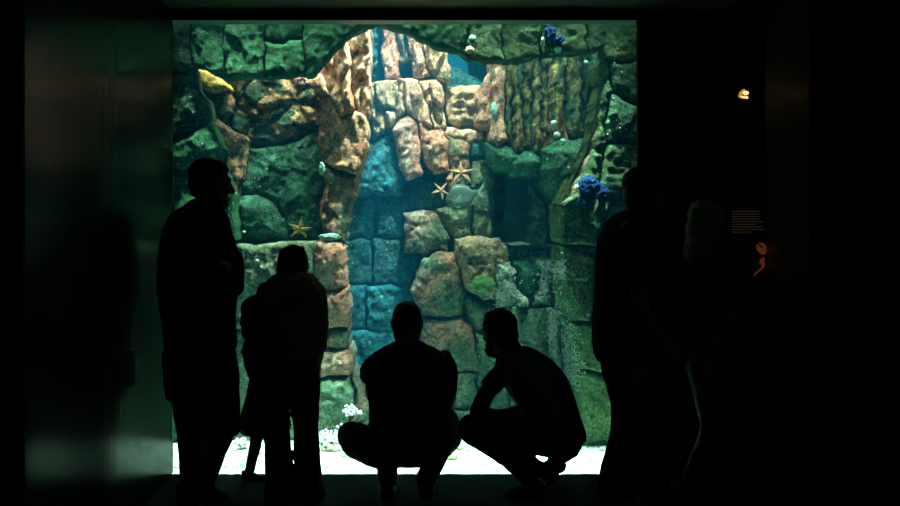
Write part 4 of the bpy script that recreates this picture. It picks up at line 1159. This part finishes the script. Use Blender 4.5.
# ---------------------------------------------------------------- 3. woman bending
def woman_bending():
    Y = 4.45
    r = empty('person', P(292, 503, Y), 'woman bending forward, back turned, in loose blouse and long flared trousers', 'person')
    B = frame((0.0, 0.96, -0.25)); hc = P(293, 268, Y + .42); k = 1.0
    bm = bmesh.new(); head(bm, hc, B, k)
    TB(bm, [(293, 272, Y + .40), (292, 284, Y + .33), (291, 296, Y + .26)], [.05, .055, .08])
    tube(bm, [P(291, 292, Y + .27), P(290, 316, Y + .15), P(288, 345, Y + .03), P(288, 372, Y)], [(.15, .09), (.135, .10), (.13, .11), (.15, .11)])
    for s, x in ((-1, 279), (1, 305)):
        TB(bm, [(x, 368, Y), (x + s, 410, Y + .02), (x + s, 430, Y + .02), (x + s * 2, 470, Y), (x + s * 2, 493, Y)], [.082, .062, .055, .05, .036])
        TB(bm, [(x + s * 2, 493, Y), (x + s * 2, 499, Y + .06)], [.036, .03])
    TB(bm, [(268, 296, Y + .28), (262, 325, Y + .34), (265, 352, Y + .34), (272, 368, Y + .2)], [.05, .042, .035, .026])
    TB(bm, [(314, 296, Y + .28), (319, 328, Y + .34), (318, 352, Y + .34), (316, 366, Y + .2)], [.05, .042, .035, .026])
    hand(bm, P(272, 368, Y + .2), (.25, -.5, -.8), (0, .9, -.4), .92, .4, 1)
    hand(bm, P(316, 366, Y + .2), (-.25, -.5, -.8), (0, .9, -.4), .92, .4, -1)
    fuse('body', bm, M['skin'], r, .0065, 3); eyes(hc, B, k, r)
    bm = bmesh.new()
    e = lambda p, q: ball(bm, hc + B @ (Vector(p) * k), tuple(x * k for x in q), B, 3)
    e((-.015, 0, .04), (.104, .086, .088)); e((-.05, 0, -.03), (.07, .086, .09)); e((-.06, 0, -.075), (.05, .07, .05)); e((-.05, .05, .088), (.03, .022, .026))
    fuse('hair', bm, M['hair_dark'], r, .006, 2, hair=.004)
    bm = bmesh.new()
    TB(bm, [(293, 272, Y + .29), (293, 281, Y + .24), (292, 292, Y + .18)], [(.03, .02), (.034, .022), (.02, .014)])
    fuse('ponytail', bm, M['hair_brown'], r, .006, 1, hair=.006)['label'] = 'lighter brown ponytail'
    bm = bmesh.new()
    slices(bm, [(272, 280, 306, Y + .33, .08), (277, 270, 317, Y + .30, .11), (285, 264, 322, Y + .26, .14), (297, 256, 327, Y + .21, .16), (312, 253, 329, Y + .16, .165), (330, 252, 328, Y + .10, .165), (348, 251, 325, Y + .05, .165), (362, 253, 321, Y + .02, .165), (368, 254, 320, Y + .01, .165)])
    TB(bm, [(269, 292, Y + .28), (262, 322, Y + .34), (264, 344, Y + .34)], [.066, .054, .05])
    TB(bm, [(314, 292, Y + .28), (318, 322, Y + .34), (317, 346, Y + .34)], [.066, .056, .05])
    fuse('blouse', bm, M['cloth_mauve'], r, .0075, 3, folds=.011, fs=11, seed=3)
    bm = bmesh.new()
    slices(bm, [(358, 255, 320, Y, .15), (375, 256, 320, Y, .15), (388, 258, 320, Y, .14)])
    slices(bm, [(380, 257, 292, Y, .12), (410, 261, 288.5, Y + .01, .10), (430, 264, 289.5, Y + .01, .095), (460, 265, 292, Y, .10), (480, 266, 295, Y, .115), (497, 265, 297, Y, .125)])
    slices(bm, [(380, 286, 320.5, Y, .12), (410, 291, 319, Y + .01, .10), (430, 294, 318.5, Y + .01, .095), (460, 294.5, 320, Y, .10), (480, 296, 322, Y, .115), (497, 298, 325, Y, .125)])
    fuse('trousers', bm, M['cloth_black'], r, .007, 1, folds=.005, seed=8)
    shoe('shoe', P(281, 505, Y - .07), P(281, 500, Y + .16), M['shoe'], M['sole'], r, .92)
    shoe('shoe', P(311, 505, Y - .07), P(311, 500, Y + .16), M['shoe'], M['sole'], r, .92)
woman_bending()

# ---------------------------------------------------------------- 4. crouching man, centre
def man_centre():
    Y = 4.5
    r = empty('person', P(404, 500, Y), 'man crouching with back turned and knees apart, cropped hair and striped t-shirt', 'person')
    B = frame((0.0, 0.97, -0.15)); hc = P(407, 324, Y + .1); k = .98
    bm = bmesh.new(); head(bm, hc, B, k)
    TB(bm, [(407, 332, Y + .05), (407, 344, Y + .02), (407, 356, Y)], [.058, .062, .08])
    slices(bm, [(352, 378, 440, Y, .08), (366, 370, 448, Y - .02, .10), (395, 372, 444, Y - .08, .115), (425, 374, 442, Y - .12, .12), (448, 372, 444, Y - .12, .14), (462, 382, 436, Y - .10, .11)])
    # legs
    TB(bm, [(388, 450, Y - .08), (362, 444, Y + .12), (350, 436, Y + .3)], [.1, .088, .064])
    TB(bm, [(350, 437, Y + .3), (372, 448, Y + .2), (386, 466, Y + .1), (388, 486, Y + .02)], [.062, .052, .05, .036])
    TB(bm, [(428, 448, Y - .08), (446, 436, Y + .12), (448, 420, Y + .32)], [.1, .086, .062])
    TB(bm, [(448, 420, Y + .32), (438, 455, Y + .18), (424, 486, Y + .02)], [.06, .056, .036])
    TB(bm, [(386, 486, Y + .02), (386, 495, Y + .1)], [.036, .03]); TB(bm, [(424, 486, Y + .02), (426, 495, Y + .1)], [.036, .03])
    # arms reach forward over the knees
    TB(bm, [(378, 364, Y), (373, 386, Y + .16), (376, 402, Y + .3), (390, 412, Y + .38)], [.055, .044, .038, .028])
    TB(bm, [(442, 362, Y), (447, 388, Y + .1), (447, 405, Y + .22), (430, 412, Y + .38)], [.055, .045, .038, .028])
    hand(bm, P(390, 412, Y + .38), (.9, .2, .1), (0, .8, .5), 1, .5, 1); hand(bm, P(430, 412, Y + .38), (-.9, .2, .05), (0, .8, .5), 1, .5, -1)
    fuse('body', bm, M['skin'], r, .0065, 3); eyes(hc, B, k, r)
    bm = bmesh.new()
    e = lambda p, q: ball(bm, hc + B @ (Vector(p) * k), tuple(x * k for x in q), B, 3)
    e((-.015, 0, .04), (.1, .079, .084)); e((-.045, 0, -.005), (.06, .076, .075))
    fuse('hair', bm, M['hair_dark'], r, .005, 2, hair=.0015)
    bm = bmesh.new()
    slices(bm, [(341, 394, 420, Y + .02, .065), (346, 385, 430, Y + .01, .09), (352, 376, 441, Y, .11), (360, 370, 448, Y - .01, .125), (370, 367, 450, Y - .03, .13), (385, 366, 450, Y - .06, .13), (400, 368, 448, Y - .09, .13), (420, 369, 446, Y - .12, .135), (440, 370, 444, Y - .14, .145), (452, 371, 443, Y - .14, .145)])
    TB(bm, [(384, 360, Y), (374, 367, Y + .04), (370, 376, Y + .12)], [.064, .06, .058], caps=False)
    TB(bm, [(438, 358, Y), (446, 372, Y + .03), (448, 392, Y + .1)], [.066, .06, .05], caps=False)
    fuse('t_shirt', bm, M['stripe_shirt'], r, .007, 2, folds=.006, seed=13)
    bm = bmesh.new()
    slices(bm, [(434, 372, 442, Y - .11, .15), (448, 371, 443, Y - .11, .16), (458, 378, 436, Y - .09, .13), (463, 390, 424, Y - .08, .09)])
    TB(bm, [(388, 448, Y - .06), (362, 443, Y + .12), (351, 436, Y + .3)], [.115, .098, .078])
    TB(bm, [(351, 437, Y + .3), (372, 448, Y + .2), (386, 464, Y + .1), (388, 480, Y + .04)], [.076, .062, .058, .05])
    TB(bm, [(428, 446, Y - .06), (443, 436, Y + .12), (445, 421, Y + .3)], [.11, .092, .074])
    TB(bm, [(445, 421, Y + .3), (438, 450, Y + .19), (426, 478, Y + .04)], [.072, .062, .050])
    fuse('trousers', bm, M['cloth_dark'], r, .007, 2, folds=.006, seed=17)
    for (a, b) in (((386, 504), (390, 496)), ((425, 503), (430, 495))):
        s = shoe('shoe', P(a[0], a[1], Y - .03), P(b[0], b[1] - 1, Y + .24), M['shoe'], M['sole'], r)
        bm = bmesh.new()
        t = P(a[0] + 9, a[1] - 22, Y + .02)
        tube(bm, [t, t + Vector((.02, -.02, -.03)), t + Vector((.012, -.03, -.065))], [.003, .003, .003], seg=6)
        l = bm_obj('laces', bm, M['shoe'], r); l.parent = s
man_centre()

# ---------------------------------------------------------------- 5. crouching man, right
def man_right():
    Y = 4.62
    r = empty('person', P(540, 490, Y), 'thick-haired man in plain t-shirt crouching sideways with forearms on his knees', 'person')
    B = frame((-0.5, 0.86, -0.16)); hc = P(499, 334, Y); k = .98
    bm = bmesh.new(); head(bm, hc, B, k)
    TB(bm, [(504, 340, Y), (512, 352, Y), (519, 364, Y)], [.058, .06, .08])
    slices(bm, [(358, 507, 545, Y, .10), (372, 505, 558, Y, .14), (392, 515, 566, Y, .13), (412, 528, 573, Y, .12), (432, 535, 578, Y, .13), (448, 536, 576, Y, .13)])
    N_ = Y - .16; Fr = Y + .16
    TB(bm, [(560, 438, N_ + .06), (512, 430, N_), (474, 428, N_)], [.096, .088, .064])
    TB(bm, [(474, 430, N_), (500, 452, N_), (528, 480, N_ + .02)], [.06, .046, .034])
    TB(bm, [(560, 438, Fr - .06), (512, 436, Fr), (476, 434, Fr)], [.096, .086, .062])
    TB(bm, [(476, 435, Fr), (510, 454, Fr - .03), (553, 476, Fr - .04)], [.058, .044, .034])
    TB(bm, [(533, 482, N_ + .02), (522, 492, N_ + .02)], [.036, .03]); TB(bm, [(553, 476, Fr - .04), (545, 484, Fr - .04)], [.036, .03])
    TB(bm, [(510, 366, Y - .17), (490, 388, Y - .2), (477, 410, Y - .2)], [.052, .042, .038])
    TB(bm, [(477, 411, Y - .2), (494, 415, Y - .16), (510, 413, Y - .08)], [.038, .032, .025])
    TB(bm, [(512, 366, Y + .17), (491, 388, Y + .2), (480, 413, Y + .2)], [.052, .042, .038])
    TB(bm, [(480, 413, Y + .2), (497, 416, Y + .13), (510, 414, Y + .05)], [.04, .036, .027])
    hand(bm, P(510, 412, Y - .08), (1, .45, .05), (0, -.3, 1), 1, .6, 1); hand(bm, P(510, 413, Y + .05), (.8, -.5, .12), (0, .2, 1), 1, .6, -1)
    fuse('body', bm, M['skin'], r, .0065, 3); eyes(hc, B, k, r)
    bm = bmesh.new()
    e = lambda p, q: ball(bm, hc + B @ (Vector(p) * k), tuple(x * k for x in q), B, 3)
    e((-.018, 0, .052), (.104, .085, .086)); e((.016, 0, .088), (.062, .066, .046)); e((-.06, 0, .0), (.052, .076, .09))
    fuse('hair', bm, M['hair_dark'], r, .006, 2, hair=.007)
    bm = bmesh.new()
    e((.062, 0, -.092), (.04, .045, .036))
    for s in (-1, 1): tube(bm, [hc + B @ Vector((.0, s * .066, -.03)), hc + B @ Vector((.028, s * .058, -.08)), hc + B @ Vector((.07, s * .02, -.1))], [.014, .02, .02])
    fuse('beard', bm, M['hair_dark'], r, .006, 2, hair=.003)
    bm = bmesh.new()
    slices(bm, [(347, 509, 528, Y, .07), (352, 502, 540, Y, .13), (359, 497, 552, Y, .18), (368, 496, 560, Y, .2), (380, 501, 568, Y, .2), (392, 508, 573, Y, .185), (404, 516, 577, Y, .175), (418, 525, 581, Y, .17), (430, 530, 585, Y, .17), (438, 528, 586, Y, .17)])
    TB(bm, [(512, 363, Y - .15), (498, 377, Y - .2), (488, 389, Y - .2)], [.066, .055, .05], caps=False)
    TB(bm, [(514, 363, Y + .15), (500, 377, Y + .2), (489, 389, Y + .2)], [.066, .055, .05], caps=False)
    fuse('t_shirt', bm, M['cloth_grey'], r, .007, 3, folds=.007, seed=21)
    bm = bmesh.new()
    slices(bm, [(428, 530, 583, Y, .165), (440, 528, 583.5, Y, .18), (450, 538, 578, Y, .16), (456, 548, 570, Y, .12)])
    TB(bm, [(558, 437, N_ + .06), (512, 431, N_), (474, 429, N_)], [.11, .094, .08])
    TB(bm, [(474, 432, N_), (498, 450, N_), (524, 473, N_ + .02)], [.074, .054, .046])
    TB(bm, [(558, 437, Fr - .06), (512, 436, Fr), (478, 433, Fr)], [.11, .092, .076])
    TB(bm, [(478, 435, Fr), (508, 452, Fr - .03), (548, 473, Fr - .04)], [.07, .052, .042])
    fuse('trousers', bm, M['cloth_black'], r, .007, 2, folds=.006, seed=25)
    h = P(543, 499, N_ + .03); h.z = 0; t = P(505, 500, N_); t.z = 0
    shoe('shoe', h, t, M['shoe'], M['sole'], r)
    h = P(567, 480, Fr - .04); h.z = .07; t = P(531, 485, Fr - .02); t.z = 0.01
    shoe('shoe', h, t, M['shoe'], M['sole'], r)
man_right()

# ---------------------------------------------------------------- 6. man standing at the right
def man_standing():
    Y = 4.4
    r = empty('person', P(625, 506, Y), 'tall man in glasses standing at the right edge of the window, turned to the right', 'person')
    B = frame((0.97, 0.24, 0)); hc = P(646, 193, Y); k = 1.06
    bm = bmesh.new(); head(bm, hc, B, k)
    TB(bm, [(641, 204, Y), (638, 218, Y), (636, 230, Y)], [.06, .062, .08])
    slices(bm, [(224, 614, 662, Y, .12), (250, 606, 672, Y, .15), (300, 606, 670, Y, .14), (350, 606, 664, Y, .13), (372, 610, 662, Y, .13)])
    for dy, xs in ((-.1, (632, 632, 628, 618, 612)), (.1, (642, 646, 650, 650, 650))):
        TB(bm, [(xs[0], 366, Y + dy), (xs[1], 410, Y + dy), (xs[2], 434, Y + dy), (xs[3], 470, Y + dy), (xs[4], 496, Y + dy)], [.09, .068, .058, .055, .037])
        TB(bm, [(xs[4], 496, Y + dy), (xs[4] + 8, 502, Y + dy)], [.037, .03])
    TB(bm, [(630, 232, Y - .2), (634, 270, Y - .22), (642, 308, Y - .2)], [.056, .046, .04]); TB(bm, [(642, 308, Y - .2), (654, 326, Y - .18), (664, 340, Y - .17)], [.04, .035, .027])
    TB(bm, [(640, 232, Y + .2), (644, 270, Y + .22), (650, 308, Y + .2)], [.056, .046, .04]); TB(bm, [(650, 308, Y + .2), (662, 322, Y + .18), (672, 336, Y + .14)], [.04, .035, .027])
    hand(bm, P(664, 340, Y - .17), (.5, .1, -.8), (0, -1, 0), 1, .4, 1); hand(bm, P(672, 336, Y + .14), (.5, -.2, -.8), (0, 1, 0), 1, .4, -1)
    fuse('body', bm, M['skin'], r, .007, 3); eyes(hc, B, k, r)
    bm = bmesh.new()
    e = lambda p, q: ball(bm, hc + B @ (Vector(p) * k), tuple(x * k for x in q), B, 3)
    e((-.018, 0, .046), (.102, .083, .084)); e((-.055, 0, -.002), (.056, .077, .085)); e((.03, 0, .085), (.06, .06, .04))
    fuse('hair', bm, M['hair_dark'], r, .006, 2, hair=.003)
    bm = bmesh.new()
    G = lambda f, s, u: hc + B @ (Vector((f, s, u)) * k)
    for s in (-1, 1):
        pts = [G(.100, s * .034 + .024 * math.cos(a), .008 + .019 * math.sin(a)) for a in [2 * math.pi * i / 12 for i in range(13)]]
        tube(bm, pts, [.0022] * 13, seg=6, sub=2); tube(bm, [G(.1, s * .057, .014), G(.05, s * .082, .012), G(-.005, s * .084, .008)], [.0022] * 3, seg=6)
    tube(bm, [G(.101, -.010, .012), G(.101, .010, .012)], [.0022, .0022], seg=6)
    bm_obj('glasses', bm, M['metal'], r)
    bm = bmesh.new()
    slices(bm, [(211, 624, 658, Y, .08), (216, 614, 664, Y, .13), (224, 606, 671, Y, .18), (241, 598, 677, Y, .21), (265, 595.5, 680, Y, .2), (300, 594, 680, Y, .19), (330, 593.5, 678, Y, .18), (354, 594, 674, Y, .18), (362, 597, 672, Y, .175)])
    TB(bm, [(630, 229, Y - .18), (634, 260, Y - .22), (638, 285, Y - .21)], [.074, .064, .058], caps=False)
    TB(bm, [(640, 229, Y + .18), (644, 260, Y + .22), (648, 285, Y + .21)], [.074, .064, .058], caps=False)
    fuse('shirt', bm, M['cloth_black'], r, .0075, 3, folds=.007, seed=31)
    bm = bmesh.new()
    slices(bm, [(350, 600, 668, Y, .165), (375, 603, 668, Y, .165), (388, 608, 668, Y, .16)])
    slices(bm, [(380, 606, 662, Y - .06, .12), (409, 612, 656, Y - .09, .1), (434, 611, 650, Y - .1, .09), (467, 602, 642, Y - .1, .085), (496, 598, 634, Y - .1, .08)])
    slices(bm, [(380, 620, 670, Y + .06, .12), (409, 628, 668, Y + .09, .1), (434, 633, 668, Y + .1, .09), (467, 635, 666, Y + .1, .085), (496, 636, 664, Y + .1, .08)])
    fuse('trousers', bm, M['cloth_black'], r, .0075, 2, folds=.006, seed=35)
    for x, dy in ((600, -.1), (638, .1)):
        h = P(x, 506, Y + dy); h.z = 0; t = h + Vector((.25, .03, 0)); shoe('shoe', h, t, M['shoe_glint'] if dy < 0 else M['shoe'], M['sole'], r)
man_standing()

# ---------------------------------------------------------------- 7. woman at the far right
def woman_right():
    Y = 4.52
    r = empty('person', P(705, 500, Y), 'fair-haired woman in dark clothes at the far right, facing the lit exhibit board', 'person')
    B = frame((0.9, 0.42, -0.12)); hc = P(708, 224, Y); k = .95
    bm = bmesh.new(); head(bm, hc, B, k)
    TB(bm, [(704, 236, Y), (702, 250, Y), (701, 262, Y)], [.048, .05, .07])
    slices(bm, [(262, 688, 716, Y, .1), (290, 686, 719, Y, .13), (330, 690, 718, Y, .11), (352, 688, 722, Y, .13), (368, 688, 724, Y, .13)])
    TB(bm, [(703, 362, Y - .08), (708, 400, Y - .08), (711, 430, Y - .08), (696, 468, Y - .06), (683, 492, Y - .06)], [.085, .068, .055, .05, .034])
    TB(bm, [(710, 362, Y + .08), (722, 400, Y + .1), (728, 430, Y + .1), (728, 468, Y + .1), (728, 492, Y + .1)], [.085, .068, .055, .05, .034])
    TB(bm, [(683, 492, Y - .06), (691, 498, Y - .06)], [.034, .03]); TB(bm, [(728, 492, Y + .1), (736, 498, Y + .1)], [.034, .03])
    TB(bm, [(698, 270, Y - .17), (696, 300, Y - .18), (704, 326, Y - .17)], [.048, .04, .034]); TB(bm, [(704, 326, Y - .17), (716, 322, Y - .12), (726, 316, Y - .06)], [.034, .03, .023])
    TB(bm, [(702, 270, Y + .17), (702, 300, Y + .18), (710, 322, Y + .15)], [.048, .04, .034]); TB(bm, [(710, 322, Y + .15), (720, 314, Y + .1), (728, 306, Y + .05)], [.034, .03, .023])
    hand(bm, P(726, 316, Y - .06), (.9, .4, .1), (0, -1, .2), .9, .5, 1); hand(bm, P(728, 306, Y + .05), (.9, -.3, .2), (0, 1, .2), .9, .5, -1)
    fuse('body', bm, M['skin'], r, .007, 3); eyes(hc, B, k, r)
    bm = bmesh.new()
    e = lambda p, q: ball(bm, hc + B @ (Vector(p) * k), tuple(x * k for x in q), B, 3)
    e((-.02, 0, .045), (.106, .088, .09)); e((-.055, 0, -.04), (.062, .088, .11)); e((-.065, 0, -.13), (.055, .08, .08)); e((-.08, 0, -.17), (.04, .07, .05))
    fuse('hair', bm, M['hair_fair'], r, .006, 2, hair=.005)
    bm = bmesh.new()
    slices(bm, [(254, 692, 714, Y, .08), (261, 686, 717, Y, .13), (272, 682, 720, Y, .17), (290, 680, 722, Y, .17), (315, 681, 722, Y, .15), (335, 681, 723, Y, .155), (352, 682, 725, Y, .16), (358, 684, 725, Y, .16)])
    TB(bm, [(698, 267, Y - .16), (695, 298, Y - .18), (703, 326, Y - .17)], [.06, .054, .046]); TB(bm, [(703, 326, Y - .17), (716, 322, Y - .12)], [.046, .04])
    TB(bm, [(702, 267, Y + .16), (702, 298, Y + .18), (710, 322, Y + .15)], [.06, .054, .046]); TB(bm, [(710, 322, Y + .15), (720, 315, Y + .1)], [.046, .04])
    fuse('jumper', bm, M['cloth_mauve'], r, .0075, 3, folds=.007, seed=41)
    bm = bmesh.new()
    slices(bm, [(350, 685, 725, Y, .15), (372, 687, 726, Y, .15), (385, 690, 726, Y, .14)])
    slices(bm, [(378, 690, 722, Y - .05, .11), (405, 697, 724, Y - .08, .09), (430, 703, 727, Y - .08, .08), (468, 687, 716, Y - .07, .09), (494, 674, 708, Y - .06, .1)])
    slices(bm, [(378, 698, 728, Y + .05, .11), (405, 708, 734, Y + .09, .09), (430, 714, 740, Y + .1, .08), (468, 714, 742, Y + .1, .085), (494, 712, 744, Y + .1, .095)])
    fuse('trousers', bm, M['denim'], r, .0075, 2, folds=.006, seed=45)
    for x, dy in ((677, -.06), (722, .1)):
        h = P(x, 500, Y + dy); h.z = 0; shoe('shoe', h, h + Vector((.23, .03, 0)), M['shoe'], M['sole'], r, .92)
woman_right()

# ================================================================== EXHIBIT BOARD PICTURE, SMALL LAMP
bm = bmesh.new()
Yq = Yb - .012
TB(bm, [(757.5, 246, Yq), (760, 250, Yq), (764, 252.5, Yq), (764, 246, Yq), (760, 243.5, Yq)], [.008, .014, .012, .010, .006], seg=12)
TB(bm, [(763, 259, Yq), (762, 262, Yq), (763.5, 265, Yq), (761, 269, Yq), (756, 273, Yq), (754, 276, Yq)], [.010, .014, .008, .005, .0045, .003], seg=12)
sea = bm_obj('animal_relief', bm, mo, board)
sea['label'] = 'orange relief of a curling sea animal'
lp = empty('wall_lamp', P(743, 97, Yb), 'small glowing amber lamp high on the dark wall above the exhibit board', 'lamp')
me_, nt, b = new_mat('amber_glow'); b.inputs['Emission Color'].default_value = (1, .55, .2, 1); b.inputs['Emission Strength'].default_value = 1.6
me2_, nt, b = new_mat('amber_glow_dim'); b.inputs['Emission Color'].default_value = (1, .35, .08, 1); b.inputs['Emission Strength'].default_value = .6
bm = bmesh.new(); ball(bm, P(746, 93, Yb - .05), (.015, .015, .012)); bm_obj('bulb', bm, me_, lp)
bm = bmesh.new(); TB(bm, [(742, 97, Yb - .05), (744, 97.3, Yb - .05), (747, 97.6, Yb - .05)], [.006, .006, .007], seg=10); bm_obj('glass_bowl', bm, me_, lp)
bm = bmesh.new(); TB(bm, [(744, 90, Yb - .045), (741, 93, Yb - .045), (739.5, 96.5, Yb - .045)], [.006, .009, .007], seg=10); bm_obj('shade', bm, me2_, lp)
bm = bmesh.new(); TB(bm, [(744, 95, Yb - .04), (744, 96, YW - .001)], [.01, .014], seg=10); ball(bm, P(744, 96, YW - .01), (.03, .012, .03)); bm_obj('bracket', bm, M['metal'], lp)
# ================================================================== WATER, LIGHT, CAMERA
def water(name, lo, hi, scat, label):
    m, nt, b = new_mat(name)
    nt.nodes.remove(b)
    out = nt.nodes['Material Output']
    vs = nt.nodes.new('ShaderNodeVolumeScatter'); vs.inputs['Color'].default_value = (0.04, 0.58, 1.0, 1); vs.inputs['Density'].default_value = scat; vs.inputs['Anisotropy'].default_value = 0.0
    va = nt.nodes.new('ShaderNodeVolumeAbsorption'); va.inputs['Color'].default_value = (0.1, 0.9, 0.75, 1); va.inputs['Density'].default_value = 0.19
    ad = nt.nodes.new('ShaderNodeAddShader')
    nt.links.new(vs.outputs[0], ad.inputs[0]); nt.links.new(va.outputs[0], ad.inputs[1])
    nt.links.new(ad.outputs[0], out.inputs['Volume'])
    bm = bmesh.new(); add_box(bm, lo, hi)
    tag(bm_obj('water', bm, m, smooth=False), label, 'water', kind='stuff')
water('clear_water', (-3.09, YW + 0.005, -0.19), (3.09, 5.74, 3.35), 0.006, 'clear sea water between the glass and the rock arch')
water('hazy_water', (-3.09, 5.742, -0.19), (3.09, 9.19, 3.35), 0.085, 'hazy blue sea water behind the rock arch')

def area(name, loc, target, sx, sy, power, colr, spread=180):
    l = bpy.data.lights.new(name, 'AREA'); l.shape = 'RECTANGLE'; l.size = sx; l.size_y = sy
    l.energy = power; l.color = colr; l.spread = math.radians(spread)
    o = bpy.data.objects.new(name, l); col.objects.link(o); o.location = loc
    o.rotation_euler = (Vector(target) - Vector(loc)).to_track_quat('-Z', 'Y').to_euler()
    return o
def spot(name, loc, target, power, colr, angle, blend=0.3, rad=0.05):
    l = bpy.data.lights.new(name, 'SPOT'); l.energy = power; l.color = colr
    l.spot_size = math.radians(angle); l.spot_blend = blend; l.shadow_soft_size = rad
    o = bpy.data.objects.new(name, l); col.objects.link(o); o.location = loc
    o.rotation_euler = (Vector(target) - Vector(loc)).to_track_quat('-Z', 'Y').to_euler()
    return o
area('tank_lamp_sand', (0, 5.12, 3.6), (0, 5.2, 0), 2.6, 0.12, 95, (0.95, 1.0, 0.95), 17)
area('fill_front', (0, 5.0, 2.95), (0, 5.75, 1.4), 2.9, 0.06, 3.0, (0.68, 1.0, 0.66), 170)  # fill strip added to light the front rock faces
area('fill_wide', (0, 5.12, 3.7), (0, 5.6, 0.8), 2.8, 0.1, 20, (0.8, 1.0, 0.85), 110)  # wide fill added to brighten the lower rock faces
area('tank_lamp_recess', (-0.7, 5.47, 3.6), (-0.9, 5.8, 2.1), 0.7, 0.06, 14, (1.0, 0.9, 0.75), 60)
area('tank_lamp_right', (0.9, 5.5, 3.7), (0.9, 5.9, 1.5), 0.8, 0.1, 16, (1.0, 0.95, 0.85), 80)
area('tank_lamp_far', (0.3, 8.2, 3.9), (0.3, 9.0, 1.5), 3.0, 0.3, 22, (0.7, 0.92, 1.0), 100)
spot('tank_spot_shaft', (0.05, 5.75, 4.4), (-0.2, 6.05, 0.9), 1800, (0.22, 0.72, 1.0), 14, 0.6, 0.04)
spot('tank_spot_column', (0.3, 5.32, 4.1), (0.12, 6.2, 2.4), 800, (1.0, 0.86, 0.78), 44, 1.0, 0.03)
spot('tank_spot_orange', (0.3, 5.46, 4.0), (-0.4, 5.66, 2.25), 1200, (1.0, 0.84, 0.76), 24, 0.6, 0.03)

w = bpy.data.worlds.new('World'); scene.world = w; w.use_nodes = True
w.node_tree.nodes['Background'].inputs[0].default_value = (0.004, 0.009, 0.0075, 1)
w.node_tree.nodes['Background'].inputs[1].default_value = 1.0

cam = bpy.data.cameras.new('camera'); co_ = bpy.data.objects.new('camera', cam); col.objects.link(co_)
co_.location = (0, 0, H); co_.rotation_euler = (math.radians(90), 0, 0)
cam.sensor_width = 36; cam.lens = 36 * F / 900
cam.shift_x = (450 - CX) / 900; cam.shift_y = (CY - 253) / 900
cam.clip_start = 0.05
scene.camera = co_
scene.view_settings.view_transform = 'Standard'; scene.view_settings.look = 'None'
scene.view_settings.gamma = 1; scene.view_settings.exposure = 0.0
scene.view_settings.use_curve_mapping = False
cy = scene.cycles
cy.use_denoising = True
cy.max_bounces = 6; cy.diffuse_bounces = 3; cy.volume_bounces = 1; cy.transparent_max_bounces = 8
cy.sample_clamp_indirect = 4
